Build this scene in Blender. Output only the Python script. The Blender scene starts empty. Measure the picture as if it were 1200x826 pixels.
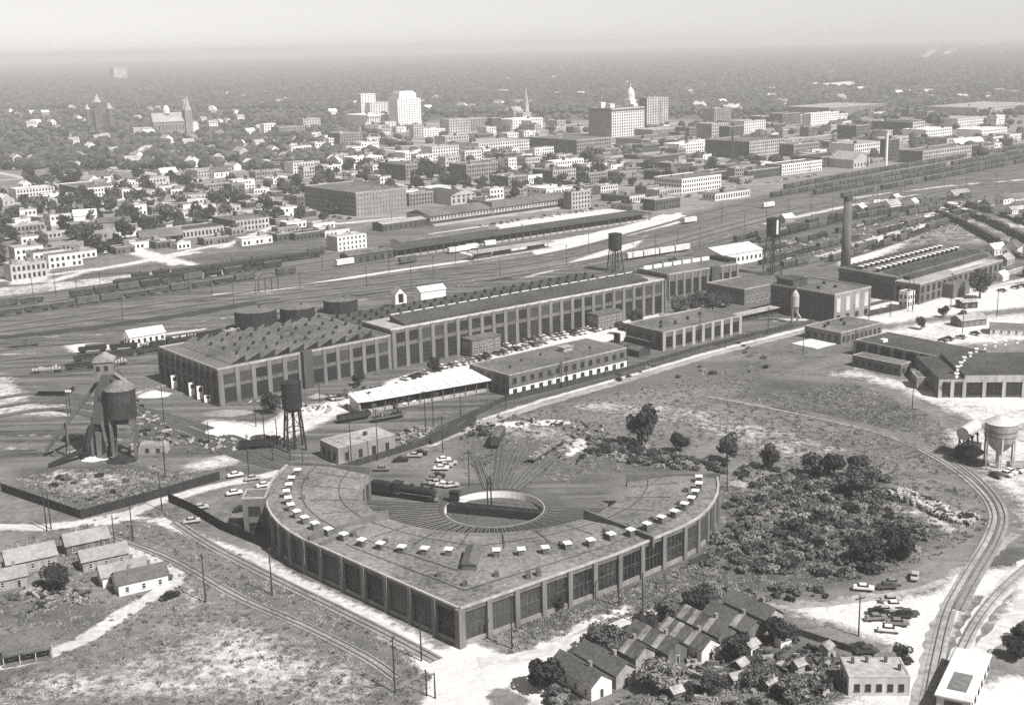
import bpy, math, random
import numpy as np
from mathutils import Vector, Matrix
R = math.radians
rnd = random.Random(11)
# ------------------------------------------------------------------ camera, sky, sun, exposure
HAZE = 1.65e-4
CAM_H, FOC, PITCH, ROLL = 133.0, 1475.0, R(13.8), R(-1.4)
SUN_EL, SUN_AZ = R(49), R(46)            # azimuth: degrees to the right of straight behind the camera
scn = bpy.context.scene
col = scn.collection
cam = bpy.data.cameras.new('camera'); camo = bpy.data.objects.new('camera', cam); col.objects.link(camo)
cam.sensor_fit = 'HORIZONTAL'; cam.sensor_width = 36.0; cam.lens = 36.0*FOC/1200.0
cam.clip_start = 1.0; cam.clip_end = 80000.0
RM = Matrix.Rotation(math.pi/2-PITCH, 3, 'X') @ Matrix.Rotation(ROLL, 3, 'Z')
camo.matrix_world = Matrix.Translation((0, 0, CAM_H)) @ RM.to_4x4()
scn.camera = camo
w = bpy.data.worlds.new('World'); scn.world = w; w.use_nodes = True
nt = w.node_tree; nt.nodes.clear()
sky = nt.nodes.new('ShaderNodeTexSky'); sky.sky_type = 'NISHITA'; sky.sun_disc = False
sky.sun_elevation = SUN_EL; sky.sun_rotation = math.pi - SUN_AZ
sky.air_density = 1.0; sky.dust_density = 0.2; sky.ozone_density = 1.0
bw = nt.nodes.new('ShaderNodeRGBToBW')
tint = nt.nodes.new('ShaderNodeMix'); tint.data_type = 'RGBA'; tint.blend_type = 'MULTIPLY'; tint.inputs[0].default_value = 1
tint.inputs[7].default_value = (1.0, 0.98, 0.955, 1)
bg = nt.nodes.new('ShaderNodeBackground'); bg.inputs[1].default_value = 0.068
wo = nt.nodes.new('ShaderNodeOutputWorld')
nt.links.new(sky.outputs[0], bw.inputs[0]); nt.links.new(bw.outputs[0], tint.inputs[6])
nt.links.new(tint.outputs[2], bg.inputs[0]); nt.links.new(bg.outputs[0], wo.inputs[0])
sl = bpy.data.lights.new('sun', 'SUN'); sl.energy = 4.3; sl.angle = R(0.5); sl.color = (1.0, 0.992, 0.975)
so = bpy.data.objects.new('sun', sl); col.objects.link(so)
sdir = Vector((math.sin(SUN_AZ)*math.cos(SUN_EL), -math.cos(SUN_AZ)*math.cos(SUN_EL), math.sin(SUN_EL)))
so.rotation_euler = sdir.to_track_quat('Z', 'Y').to_euler(); so.location = sdir*2000
vs = scn.view_settings; vs.view_transform = 'Standard'; vs.look = 'None'; vs.exposure = 0.68; vs.gamma = 1.0; vs.use_curve_mapping = False
scn.cycles.use_denoising = False; scn.cycles.max_bounces = 4; scn.cycles.diffuse_bounces = 2; scn.cycles.volume_bounces = 0; scn.cycles.transparent_max_bounces = 4

# ------------------------------------------------------------------ helpers
def at(x, y, z=0.0):
    """ground point (or point at height z) that the photograph shows at x, y (1200 x 826)"""
    d = RM @ Vector(((x-600)/FOC, -(y-413)/FOC, -1.0))
    t = (z-CAM_H)/d.z
    return Vector((d.x*t, d.y*t, z))
def pix(p):
    c = RM.transposed() @ (Vector(p)-Vector((0, 0, CAM_H)))
    return (600+FOC*c.x/-c.z, 413-FOC*c.y/-c.z)
def ppm(p):
    """photograph pixels per metre at a point"""
    c = RM.transposed() @ (Vector(p)-Vector((0, 0, CAM_H)))
    return FOC/-c.z
def up_m(p, px):
    """metres of height that px pixels stand for at a ground point"""
    lo, hi = 0.0, 130.0
    y0 = pix(p)[1]
    for _ in range(30):
        m = (lo+hi)/2
        if y0-pix((p[0], p[1], m))[1] < px: lo = m
        else: hi = m
    return lo
def run_m(p, ang, dx):
    """metres to walk from p at angle ang until the picture x has moved by dx"""
    x0 = pix(p)[0]; lo, hi = 0.0, 600.0
    for _ in range(32):
        m = (lo+hi)/2
        if abs(pix((p[0]+m*math.cos(ang), p[1]+m*math.sin(ang), 0))[0]-x0) < abs(dx): lo = m
        else: hi = m
    return lo
TINT = (1.0, 0.972, 0.94)
MATS = {}
def mat(name, v, var=0.25, big=0.05, fine=0.8, bump=0.0, rough=0.9, streak=False, objvar=0.0, metal=0.0, spec=0.3, wave=0.0, wavescale=1.0):
    """procedural grey film-toned material: large blotches, fine grain, optional rain streaks and corrugation"""
    if name in MATS: return MATS[name]
    m = bpy.data.materials.new(name); m.use_nodes = True; t = m.node_tree; N = t.nodes; K = t.links
    b = N['Principled BSDF']; b.inputs['Roughness'].default_value = rough
    b.inputs['Metallic'].default_value = metal; b.inputs['Specular IOR Level'].default_value = spec
    geo = N.new('ShaderNodeNewGeometry')
    n1 = N.new('ShaderNodeTexNoise'); n1.inputs['Scale'].default_value = big; n1.inputs['Detail'].default_value = 5; n1.inputs['Roughness'].default_value = 0.6
    K.new(geo.outputs['Position'], n1.inputs['Vector'])
    n2 = N.new('ShaderNodeTexNoise'); n2.inputs['Scale'].default_value = fine; n2.inputs['Detail'].default_value = 3
    if streak:
        mp = N.new('ShaderNodeVectorMath'); mp.operation = 'MULTIPLY'; mp.inputs[1].default_value = (1, 1, 0.12)
        K.new(geo.outputs['Position'], mp.inputs[0]); K.new(mp.outputs[0], n2.inputs['Vector'])
    else: K.new(geo.outputs['Position'], n2.inputs['Vector'])
    add = N.new('ShaderNodeMath'); add.operation = 'ADD'; K.new(n1.outputs['Fac'], add.inputs[0]); K.new(n2.outputs['Fac'], add.inputs[1])
    last = add.outputs[0]
    if objvar:
        oi = N.new('ShaderNodeObjectInfo'); mm = N.new('ShaderNodeMath'); mm.operation = 'MULTIPLY_ADD'
        K.new(oi.outputs['Random'], mm.inputs[0]); mm.inputs[1].default_value = objvar; mm.inputs[2].default_value = -objvar/2
        a2 = N.new('ShaderNodeMath'); a2.operation = 'ADD'; K.new(last, a2.inputs[0]); K.new(mm.outputs[0], a2.inputs[1]); last = a2.outputs[0]
    mr = N.new('ShaderNodeMapRange'); K.new(last, mr.inputs[0])
    mr.inputs[1].default_value = 0.72; mr.inputs[2].default_value = 1.28
    mr.inputs[3].default_value = max(0.004, v*(1-var)); mr.inputs[4].default_value = min(0.9, v*(1+var)); mr.clamp = True
    cc = N.new('ShaderNodeCombineColor')
    for i in range(3):
        mu = N.new('ShaderNodeMath'); mu.operation = 'MULTIPLY'; mu.inputs[1].default_value = TINT[i]
        K.new(mr.outputs[0], mu.inputs[0]); K.new(mu.outputs[0], cc.inputs[i])
    K.new(cc.outputs[0], b.inputs['Base Color'])
    if bump or wave:
        bp = N.new('ShaderNodeBump'); bp.inputs['Strength'].default_value = max(bump, wave); bp.inputs['Distance'].default_value = 0.3
        if wave:
            wv = N.new('ShaderNodeTexWave'); wv.inputs['Scale'].default_value = wavescale; K.new(geo.outputs['Position'], wv.inputs['Vector']); K.new(wv.outputs['Fac'], bp.inputs['Height'])
        else: K.new(n2.outputs['Fac'], bp.inputs['Height'])
        K.new(bp.outputs[0], b.inputs['Normal'])
    MATS[name] = m
    return m
for a in [('brick_dark', .075), ('brick', .125), ('brick_mid', .17), ('brick_pale', .23), ('stucco', .42)]:
    mat(a[0], a[1], .3, .06, .5, .15, .92, streak=True)
mat('white_wall', .66, .16, .08, .4, .05, .85, streak=True); mat('whitewash', .78, .08, .1, .6, .05, .8, streak=True)
mat('concrete', .36, .28, .08, .6, .1, .9, streak=True); mat('concrete_pale', .5, .2, .08, .6, .1, .9)
mat('roof_tar', .06, .5, .06, .7, .1, .9); mat('roof_grey', .125, .5, .06, .7, .1, .92); mat('roof_pale', .32, .4, .06, .7, .1, .9)
mat('roof_round', .165, .6, .06, .9, .25, .95); mat('roof_white', .66, .22, .12, .5, .1, .8, streak=True)
mat('shingle', .105, .35, .12, 1.3, .3, .95); mat('shingle_pale', .27, .25, .12, 1.0, .3, .95)
mat('tin', .33, .5, .25, .9, .1, .55, streak=True, metal=.2, wave=.25, wavescale=1.6); mat('tin_dark', .10, .5, .25, .9, .1, .6, streak=True, wave=.25, wavescale=1.6)
mat('glass', .02, .5, .15, .7, 0, .3, objvar=.8, spec=.25); mat('glass_dusty', .04, .7, .2, 1.1, 0, .4, objvar=1.0, spec=.25)
mat('frame_dark', .06, .3); mat('dark_ground', .035, .5, .05, .6, .4, 1); mat('frame_pale', .5, .2)
mat('wood_dark', .045, .4, .2, 1.5, .2, .95, streak=True); mat('wood', .12, .4, .2, 1.5, .2, .95, streak=True); mat('wood_pale', .3, .35, .2, 1.5, .2, .95, streak=True)
mat('pole_wood', .035, .4, .3, 2); mat('steel', .05, .5, .3, 1.2, .1, .6, streak=True, metal=.3); mat('steel_mid', .13, .45, .3, 1.0, .1, .55, streak=True, metal=.2)
mat('tank_pale', .3, .3, .3, .8, .05, .5, streak=True, metal=.2); mat('soot', .022, .5, .3, 1.5, .2, .8); mat('rail_steel', .3, .2, .2, 1, 0, .45, metal=.4)
mat('ballast', .085, .45, .06, 1.2, .5, 1); mat('ballast_pale', .24, .4, .06, 1.6, .5, 1); mat('tie_wood', .04, .4, .4, 2)
mat('road_dirt', .5, .28, .04, .5, .3, 1); mat('road_worn', .3, .4, .05, .5, .3, 1); mat('pavement', .42, .25, .03, .4, .1, .95); mat('asphalt', .13, .3, .03, .5, .1, .95)
mat('platform', .6, .15, .05, .4, .05, .9); mat('sand', .74, .12, .1, .8, .3, 1); mat('coal', .02, .5, .3, 1.5, .5, .9)
mat('leaf', .07, .55, .12, .9, 0, .9, objvar=.5); mat('leaf_dark', .038, .5, .12, .9, 0, .9, objvar=.4); mat('leaf_pale', .14, .5, .12, .9, 0, .9, objvar=.5)
mat('leaf_far', .065, .5, .006, .05, 0, 1, objvar=.5); mat('bark', .05, .3, .3, 2, .2, 1); mat('weed', .22, .5, .06, .5, 0, 1, objvar=.7)
mat('car_black', .02, .3, .3, 1, 0, .3, spec=.6); mat('car_dark', .07, .3, .3, 1, 0, .3, spec=.6); mat('car_mid', .2, .2, .3, 1, 0, .35, spec=.5); mat('car_pale', .42, .2, .3, 1, 0, .35, spec=.5); mat('car_white', .75, .08, .3, 1, 0, .35, spec=.5)
mat('tyre', .02, .2); mat('chrome', .55, .1, .3, 1, 0, .25, metal=.8)
mat('box_red', .08, .35, .2, 1.2, .1, .8, streak=True, objvar=.5); mat('box_dark', .045, .4, .2, 1.2, .1, .8, streak=True, objvar=.5); mat('box_white', .62, .15, .2, 1.2, .05, .7, streak=True)
mat('junk', .25, .9, .6, 2.5, .3, .9, objvar=.6); mat('cloth', .6, .3)

class MB:
    def __init__(s): s.v = []; s.f = []; s.m = []
    def quad(s, a, b, c, d, m=0):
        i = len(s.v); s.v += [a, b, c, d]; s.f.append((i, i+1, i+2, i+3)); s.m.append(m); return s
    def tri(s, a, b, c, m=0):
        i = len(s.v); s.v += [a, b, c]; s.f.append((i, i+1, i+2)); s.m.append(m); return s
    def box(s, x0, x1, y0, y1, z0, z1, m=0):
        i = len(s.v)
        s.v += [(x0,y0,z0),(x1,y0,z0),(x1,y1,z0),(x0,y1,z0),(x0,y0,z1),(x1,y0,z1),(x1,y1,z1),(x0,y1,z1)]
        for q in ((0,3,2,1),(4,5,6,7),(0,1,5,4),(1,2,6,5),(2,3,7,6),(3,0,4,7)): s.f.append(tuple(i+k for k in q)); s.m.append(m)
        return s
    def prism(s, poly, z0, z1, m=0, mtop=None):
        """poly: ccw list of (x, y); z1 may be a list of heights"""
        n = len(poly); i = len(s.v); zt = z1 if isinstance(z1, (list, tuple)) else [z1]*n
        s.v += [(p[0],p[1],z0) for p in poly]+[(p[0],p[1],z) for p, z in zip(poly, zt)]
        for k in range(n): s.f.append((i+k, i+(k+1)%n, i+n+(k+1)%n, i+n+k)); s.m.append(m)
        s.f.append(tuple(i+n+k for k in range(n))); s.m.append(m if mtop is None else mtop)
        s.f.append(tuple(i+n-1-k for k in range(n))); s.m.append(m)
        return s
    def xz(s, poly, y0, y1, m=0):
        """side profile of (x, z) points pushed from y0 to y1"""
        n = len(poly); i = len(s.v)
        s.v += [(p[0],y0,p[1]) for p in poly]+[(p[0],y1,p[1]) for p in poly]
        for k in range(n): s.f.append((i+k, i+(k+1)%n, i+n+(k+1)%n, i+n+k)); s.m.append(m)
        s.f.append(tuple(i+n-1-k for k in range(n))); s.m.append(m); s.f.append(tuple(i+n+k for k in range(n))); s.m.append(m)
        return s
    def cyl(s, cx, cy, r, z0, z1, n=12, r2=None, m=0, cap=True):
        r2 = r if r2 is None else r2; i = len(s.v)
        for rr, z in ((r, z0), (r2, z1)):
            s.v += [(cx+rr*math.cos(2*math.pi*k/n), cy+rr*math.sin(2*math.pi*k/n), z) for k in range(n)]
        for k in range(n): s.f.append((i+k, i+(k+1)%n, i+n+(k+1)%n, i+n+k)); s.m.append(m)
        if cap:
            s.f.append(tuple(i+n+k for k in range(n))); s.m.append(m); s.f.append(tuple(i+n-1-k for k in range(n))); s.m.append(m)
        return s
    def lathe(s, prof, cx=0, cy=0, n=16, m=0):
        for (r0, z0), (r1, z1) in zip(prof, prof[1:]): s.cyl(cx, cy, max(r0,.01), z0, z1, n, max(r1,.01), m, cap=False)
        return s
    def bar(s, p, q, wd, m=0, wd2=None):
        p = Vector(p); q = Vector(q); d = (q-p).normalized(); a = d.cross(Vector((0,0,1)))
        if a.length < 1e-3: a = Vector((1,0,0))
        a.normalize(); b = d.cross(a); i = len(s.v); w2 = wd if wd2 is None else wd2
        for e, ww in ((p, wd), (q, w2)):
            for sa, sb in ((-1,-1),(1,-1),(1,1),(-1,1)): s.v.append(tuple(e+a*sa*ww/2+b*sb*ww/2))
        for k in ((0,1,5,4),(1,2,6,5),(2,3,7,6),(3,0,4,7),(3,2,1,0),(4,5,6,7)): s.f.append(tuple(i+x for x in k)); s.m.append(m)
        return s
    def pipe(s, p, q, r, n=10, m=0):
        p = Vector(p); q = Vector(q); d = (q-p).normalized(); a = d.orthogonal().normalized(); b = d.cross(a); i = len(s.v)
        for e in (p, q): s.v += [tuple(e+(a*math.cos(2*math.pi*k/n)+b*math.sin(2*math.pi*k/n))*r) for k in range(n)]
        for k in range(n): s.f.append((i+k, i+(k+1)%n, i+n+(k+1)%n, i+n+k)); s.m.append(m)
        s.f.append(tuple(i+n-1-k for k in range(n))); s.m.append(m); s.f.append(tuple(i+n+k for k in range(n))); s.m.append(m)
        return s
    def mesh(s, name, mats, smooth=False):
        me = bpy.data.meshes.new(name); me.from_pydata(s.v, [], s.f)
        for q in (mats if isinstance(mats, (list, tuple)) else [mats]): me.materials.append(MATS[q] if isinstance(q, str) else q)
        if any(s.m): me.polygons.foreach_set('material_index', s.m)
        if smooth: me.polygons.foreach_set('use_smooth', [True]*len(s.f))
        me.update(); return me
def link(name, data, parent=None, loc=(0,0,0), rz=0.0):
    o = bpy.data.objects.new(name, data); col.objects.link(o); o.location = loc
    if rz: o.rotation_euler = (0, 0, rz)
    if parent: o.parent = parent
    return o
def tag(o, label=None, cat=None, group=None, kind=None):
    if label: o['label'] = label
    if cat: o['category'] = cat
    if group: o['group'] = group
    if kind: o['kind'] = kind
    return o
def thing(name, label, cat, loc, rz=0.0, group=None):
    return tag(link(name, None, None, loc, rz), label, cat, group)
def part(name, mb, mats, parent, loc=(0,0,0), rz=0.0, smooth=False):
    return link(name, mb.mesh(name, mats, smooth) if isinstance(mb, MB) else mb, parent, loc, rz)
def copy_tree(o, parent=None):
    c = o.copy(); col.objects.link(c); c.parent = parent
    for ch in KIDS.get(o, o.children): copy_tree(ch, c)
    return c
KIDS = {}
def freeze(root):
    """remember the children of a prototype so copying it stays fast"""
    def rec(o):
        k = [c for c in ALLKIDS.get(o.name, [])]
        KIDS[o] = k
        for c in k: rec(c)
    ALLKIDS = {}
    for o in bpy.data.objects:
        if o.parent: ALLKIDS.setdefault(o.parent.name, []).append(o)
    rec(root); return root
CACHE = {}
def window_mesh(wd, ht, nx, ny, pane='glass', frame='frame_dark', sill=True):
    key = ('win', round(wd, 1), round(ht, 1), nx, ny, pane, frame, sill)
    if key not in CACHE:
        wd, ht = key[1], key[2]; b = MB()
        b.quad((-wd/2,-.03,0),(wd/2,-.03,0),(wd/2,-.03,ht),(-wd/2,-.03,ht), 0)
        t = min(.14, wd*.09)
        b.box(-wd/2-.02,-wd/2+t,-.12,.0,0,ht,1); b.box(wd/2-t,wd/2+.02,-.12,.0,0,ht,1); b.box(-wd/2+t,wd/2-t,-.118,.0,ht-t,ht,1)
        if sill: b.box(-wd/2-.1,wd/2+.1,-.2,0,-.18,.02,1)
        for k in range(1, nx): x = -wd/2+wd*k/nx; b.box(x-.06,x+.06,-.1,-.01,0.03,ht-t,1)
        for k in range(1, ny): z = ht*k/ny; b.box(-wd/2+t,wd/2-t,-.094,-.012,z-.06,z+.06,1)
        CACHE[key] = b.mesh('window', [pane, frame])
    return CACHE[key]
def box_mesh(name, sx, sy, sz, m):
    key = ('box', name, round(sx,2), round(sy,2), round(sz,2), m)
    if key not in CACHE: CACHE[key] = MB().box(-sx/2,sx/2,-sy/2,sy/2,0,sz).mesh(name, m)
    return CACHE[key]
FR = {'front': lambda s, L, W: ((s, 0), 0.0), 'left': lambda s, L, W: ((0, W-s), -math.pi/2), 'right': lambda s, L, W: ((L, s), math.pi/2), 'back': lambda s, L, W: ((L-s, W), math.pi)}
def put(root, name, me, face, s, z, L, W):
    (x, y), r = FR[face](s, L, W); return link(name, me, root, (x, y, z), r)
def win_row(root, face, L, W, z, n, wd, ht, nx=2, ny=2, pane='glass', frame='frame_dark', margin=0.0, skip=0.0, name='window'):
    ln = L if face in ('front', 'back') else W
    me = window_mesh(wd, ht, nx, ny, pane, frame)
    for k in range(n):
        if skip and rnd.random() < skip: continue
        put(root, name, me, face, margin+(ln-2*margin)*(k+.5)/n, z, L, W)
def flat_roof(root, L, W, h, roofmat, par=.6, parmat='concrete', t=.4):
    part('roof', MB().box(.25,L-.25,.25,W-.25,h-.1,h+.12), roofmat, root)
    if par:
        b = MB(); o = .06
        b.box(-o,L+o,-o,t,h-.02,h+par); b.box(-o,L+o,W-t,W+o,h-.02,h+par)
        b.box(-o,t,t,W-t,h-.018,h+par-.01); b.box(L-t,L+o,t,W-t,h-.018,h+par-.01)
        part('parapet', b, parmat, root)
def gable_roof(root, L, W, h, hr, axis, roofmat, wallmat, over=.45, t=.14, name='roof'):
    b = MB(); g = MB()
    if axis == 'x':
        for y0, z0, y1, z1 in ((-over, h-over*hr/(W/2), W/2, h+hr), (W/2, h+hr, W+over, h-over*hr/(W/2))):
            b.v += [(-over,y0,z0),(L+over,y0,z0),(L+over,y1,z1),(-over,y1,z1),(-over,y0,z0+t),(L+over,y0,z0+t),(L+over,y1,z1+t),(-over,y1,z1+t)]
        for x in (0.0, L): g.tri((x,0,h),(x,W,h),(x,W/2,h+hr))
    else:
        for x0, z0, x1, z1 in ((-over, h-over*hr/(L/2), L/2, h+hr), (L/2, h+hr, L+over, h-over*hr/(L/2))):
            b.v += [(x0,-over,z0),(x1,-over,z1),(x1,W+over,z1),(x0,W+over,z0),(x0,-over,z0+t),(x1,-over,z1+t),(x1,W+over,z1+t),(x0,W+over,z0+t)]
        for y in (0.0, W): g.tri((0,y,h),(L,y,h),(L/2,y,h+hr))
    for i in (0, 8):
        for q in ((0,3,2,1),(4,5,6,7),(0,1,5,4),(1,2,6,5),(2,3,7,6),(3,0,4,7)): b.f.append(tuple(i+k for k in q)); b.m.append(0)
    part('gable_wall', g, wallmat, root)
    return part(name, b, roofmat, root)
def hip_roof(root, L, W, h, hr, roofmat, over=.5):
    b = MB(); k = min(L, W)/2; o = over
    A = [(-o,-o,h-.1),(L+o,-o,h-.1),(L+o,W+o,h-.1),(-o,W+o,h-.1)]
    if L >= W: r0, r1 = (k, W/2, h+hr), (L-k, W/2, h+hr); b.quad(A[0],A[1],r1,r0); b.quad(A[2],A[3],r0,r1); b.tri(A[1],A[2],r1); b.tri(A[3],A[0],r0)
    else: r0, r1 = (L/2, k, h+hr), (L/2, W-k, h+hr); b.tri(A[0],A[1],r0); b.quad(A[1],A[2],r1,r0); b.tri(A[2],A[3],r1); b.quad(A[3],A[0],r0,r1)
    b.quad(A[3],A[2],A[1],A[0])
    return part('roof', b, roofmat, root)
UA = R(39.0)                                   # the shops, the freight houses and the town share one grid
USED = []                                      # discs of ground already built on
def claim(root_loc, ang, L, W, pad=0):
    n = max(1, int(max(L, W)/max(6.0, min(L, W)/2)))
    r = math.hypot(L/n if L > W else L, W/n if W >= L else W)/2
    for k in range(n):
        x, y = (L*(k+.5)/n, W/2) if L > W else (L/2, W*(k+.5)/n)
        USED.append((root_loc[0]+x*math.cos(ang)-y*math.sin(ang), root_loc[1]+x*math.sin(ang)+y*math.cos(ang), r+pad))
def free(x, y, r):
    for a, b, c in USED:
        if (a-x)**2+(b-y)**2 < (c+r)**2: return False
    return True
MARKS = []
def mark(name, px): p = at(*px); MARKS.append((name, p.x, p.y))
for n_, p_ in (('the cathedral', (215,150)), ('the turreted courthouse', (117,150)), ('the white-fronted mill', (120,228)), ('the pale left-edge works', (30,320)), ('the white-roofed plant', (40,230)), ('the depot', (180,282)), ('the many-windowed freight depot', (230,272)), ('the big brick warehouse', (410,245)), ('the civic hall', (431,145)), ('the office tower', (480,145)), ('the church spire', (617,138)), ('the hotel', (725,158)), ('the freight office', (680,242)), ('the long freight house', (580,250)), ('the white warehouse', (815,224)), ('the shade-sided warehouse', (876,184)), ('the white stack', (1038,194)), ('the far-right mill', (1170,134)), ('the school block', (1000,135)), ('the wooded skyline hospital', (134,95)), ('the white two-storey yard house', (400,292)), ('the car shop', (1120,330)), ('the chimney', (990,330)), ('the tallest water tower', (905,320)), ('the white storehouse', (860,310)), ('the oil tanks', (340,380)), ('the coaling tower', (130,530)), ('the machine shop', (300,450)), ('the signal gantry', (313,340)), ('the twin warehouse', (547,212)), ('the white row', (358,200)), ('the arched hall', (540,238)), ('the mid-town white store', (590,178)), ('the far eastern blocks', (1090,160)), ('the pale gabled hall', (1010,196)), ('the white hall', (960,146)), ('the upper woods', (700,90)), ('the eastern clearing', (980,99)), ('the small western woods', (300,110)), ('the northern woods', (480,95)), ('the far eastern woods', (1110,90)), ('the smaller roundhouse', (1130,440)), ('the turntable', (580,598)), ('the power house', (977,375)), ('the silo', (1170,548))): mark(n_, p_)
def near(p, adj='near'): 
    m_ = min(MARKS, key=lambda q: (q[1]-p[0])**2+(q[2]-p[1])**2); return adj+' '+m_[0]
def offs(p, ang, x, y=0.0):
    return Vector((p[0]+x*math.cos(ang)-y*math.sin(ang), p[1]+x*math.sin(ang)+y*math.cos(ang), 0))
def smooth_line(pts, step=6.0):
    """Catmull-Rom through ground points, resampled about every step metres"""
    P = [Vector((p[0], p[1], 0)) for p in pts]; P = [P[0]*2-P[1]]+P+[P[-1]*2-P[-2]]; out = []
    for i in range(1, len(P)-2):
        n = max(1, int((P[i+1]-P[i]).length/step))
        for k in range(n):
            t = k/n; a, b, c, d = P[i-1], P[i], P[i+1], P[i+2]
            out.append(.5*((2*b)+(c-a)*t+(2*a-5*b+4*c-d)*t*t+(3*b-a-3*c+d)*t**3))
    out.append(P[-2]); return out
def normals(L):
    N = []
    for i in range(len(L)):
        d = (L[min(i+1, len(L)-1)]-L[max(i-1, 0)]).normalized(); N.append(Vector((-d.y, d.x, 0)))
    return N
def ribbon(L, w0, z, b=None, m=0, jag=0.0):
    b = b or MB(); N = normals(L); i = len(b.v)
    for p, n in zip(L, N):
        a, c = w0/2*(1+rnd.uniform(-jag, jag)), w0/2*(1+rnd.uniform(-jag, jag))
        b.v += [(p.x-n.x*a, p.y-n.y*a, z), (p.x+n.x*c, p.y+n.y*c, z)]
    for k in range(len(L)-1): b.f.append((i+2*k+1, i+2*k, i+2*k+2, i+2*k+3)); b.m.append(m)
    return b
def rail_sweep(L, off, b):
    N = normals(L); i = len(b.v)
    for p, n in zip(L, N):
        q = p+n*off
        for s, z in ((-.08, .36), (-.08, .54), (.08, .54), (.08, .36)): b.v.append((q.x+n.x*s, q.y+n.y*s, z))
    for k in range(len(L)-1):
        for a in range(4): c = (a+1) % 4; b.f.append((i+4*k+a, i+4*k+c, i+4*k+4+c, i+4*k+4+a)); b.m.append(0)
    return b
# ------------------------------------------------------------------ ground: one sheet to the horizon, soil kinds stored per vertex
def axis(lo, hi, step, grow, far):
    a = list(np.arange(lo, hi, step)); s = step; x = a[-1]
    while x < far: s *= grow; x += s; a.append(x)
    return a
ys = axis(120, 900, 2.6, 1.03, 30000); xr = axis(0, 330, 2.6, 1.06, 22000); xl = axis(0, 330, 2.6, 1.06, 22000)
xs = [-x for x in reversed(xl[1:])]+xr
ys = [-3000, -800, -200, 0, 60]+ys
GX, GY = np.meshgrid(np.array(xs), np.array(ys)); VX, VY = GX.ravel(), GY.ravel(); NV = len(VX)
chan = {k: np.zeros(NV) for k in 'DCGT'}
def dist_line(pts, m):
    X, Y = VX[m], VY[m]; d = np.full(X.shape, 1e9)
    for a, b in zip(pts, pts[1:]):
        dx, dy = b[0]-a[0], b[1]-a[1]; t = np.clip(((X-a[0])*dx+(Y-a[1])*dy)/(dx*dx+dy*dy+1e-9), 0, 1)
        d = np.minimum(d, np.hypot(X-a[0]-t*dx, Y-a[1]-t*dy))
    return d
def paint(ch, val, pts, width=0, feather=4.0, ground=False):
    """width > 0: a stroke; width 0: a filled outline.  pts in photograph pixels, laid on the ground"""
    g = [p if ground else at(*p) for p in pts]; g = [(p[0], p[1]) for p in g]
    pad = width+feather*2; x0, x1 = min(p[0] for p in g)-pad, max(p[0] for p in g)+pad; y0, y1 = min(p[1] for p in g)-pad, max(p[1] for p in g)+pad
    m = (VX > x0) & (VX < x1) & (VY > y0) & (VY < y1)
    if not m.any(): return
    if width: d = dist_line(g, m)-width/2
    else:
        d = dist_line(g+[g[0]], m); X, Y = VX[m], VY[m]; ins = np.zeros(X.shape, bool)
        for a, b in zip(g, g[1:]+[g[0]]):
            c = ((a[1] > Y) != (b[1] > Y)) & (X < (b[0]-a[0])*(Y-a[1])/(b[1]-a[1]+1e-12)+a[0]); ins ^= c
        d = np.where(ins, -d, d)
    k = np.clip(.5-d/(2*feather), 0, 1)
    if val < 0:
        chan[ch][m] *= 1-k*(-val)
    else: chan[ch][m] = np.maximum(chan[ch][m], k*val)
# yard cinders
paint('C', .8, [(-130,545),(60,540),(190,540),(300,560),(330,545),(420,540),(480,505),(600,470),(780,420),(940,385),(1000,350),(1330,310),(1330,235),(1060,232),(900,260),(760,300),(560,330),(430,345),(250,362),(-130,400)], 0, 6)
paint('C', .75, [(-130,405),(270,362),(420,345),(560,325),(760,285),(900,250),(1330,215),(1330,175),(1000,205),(880,232),(760,262),(620,290),(250,345),(-130,385)], 0, 8)
paint('C', .55, [(-130,345),(260,300),(470,262),(760,262),(620,292),(250,347),(-130,385)], 0, 8)
paint('C', 1.0, [(-130,393),(140,379),(280,356),(420,341),(520,333)], 5, 4)
paint('C', .6, [(360,560),(440,545),(520,560),(640,560),(735,565),(700,610),(600,640),(500,628),(440,606),(425,590)], 0, 5)
for q in ([(840,470),(940,486),(1040,512),(1100,540),(1140,570),(1165,600),(1160,630),(1130,680),(1110,720),(1095,780),(1080,826)],):
    paint('C', .62, q, 7, 5)
paint('C', .75, [(820,465),(850,470),(900,480),(960,510),(1000,525)], 5, 4); paint('C', .7, [(830,462),(925,430),(1040,395),(1330,340)], 7, 5); paint('C', .55, [(900,432),(928,425),(935,430),(880,455),(822,465),(800,475)], 4, 4)
paint('C', .55, [(240,640),(330,690),(420,730),(520,770)], 5, 4)
paint('C', .6, [(590,515),(575,580)], 6, 4); paint('C', .6, [(640,525),(590,580)], 6, 4)
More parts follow.
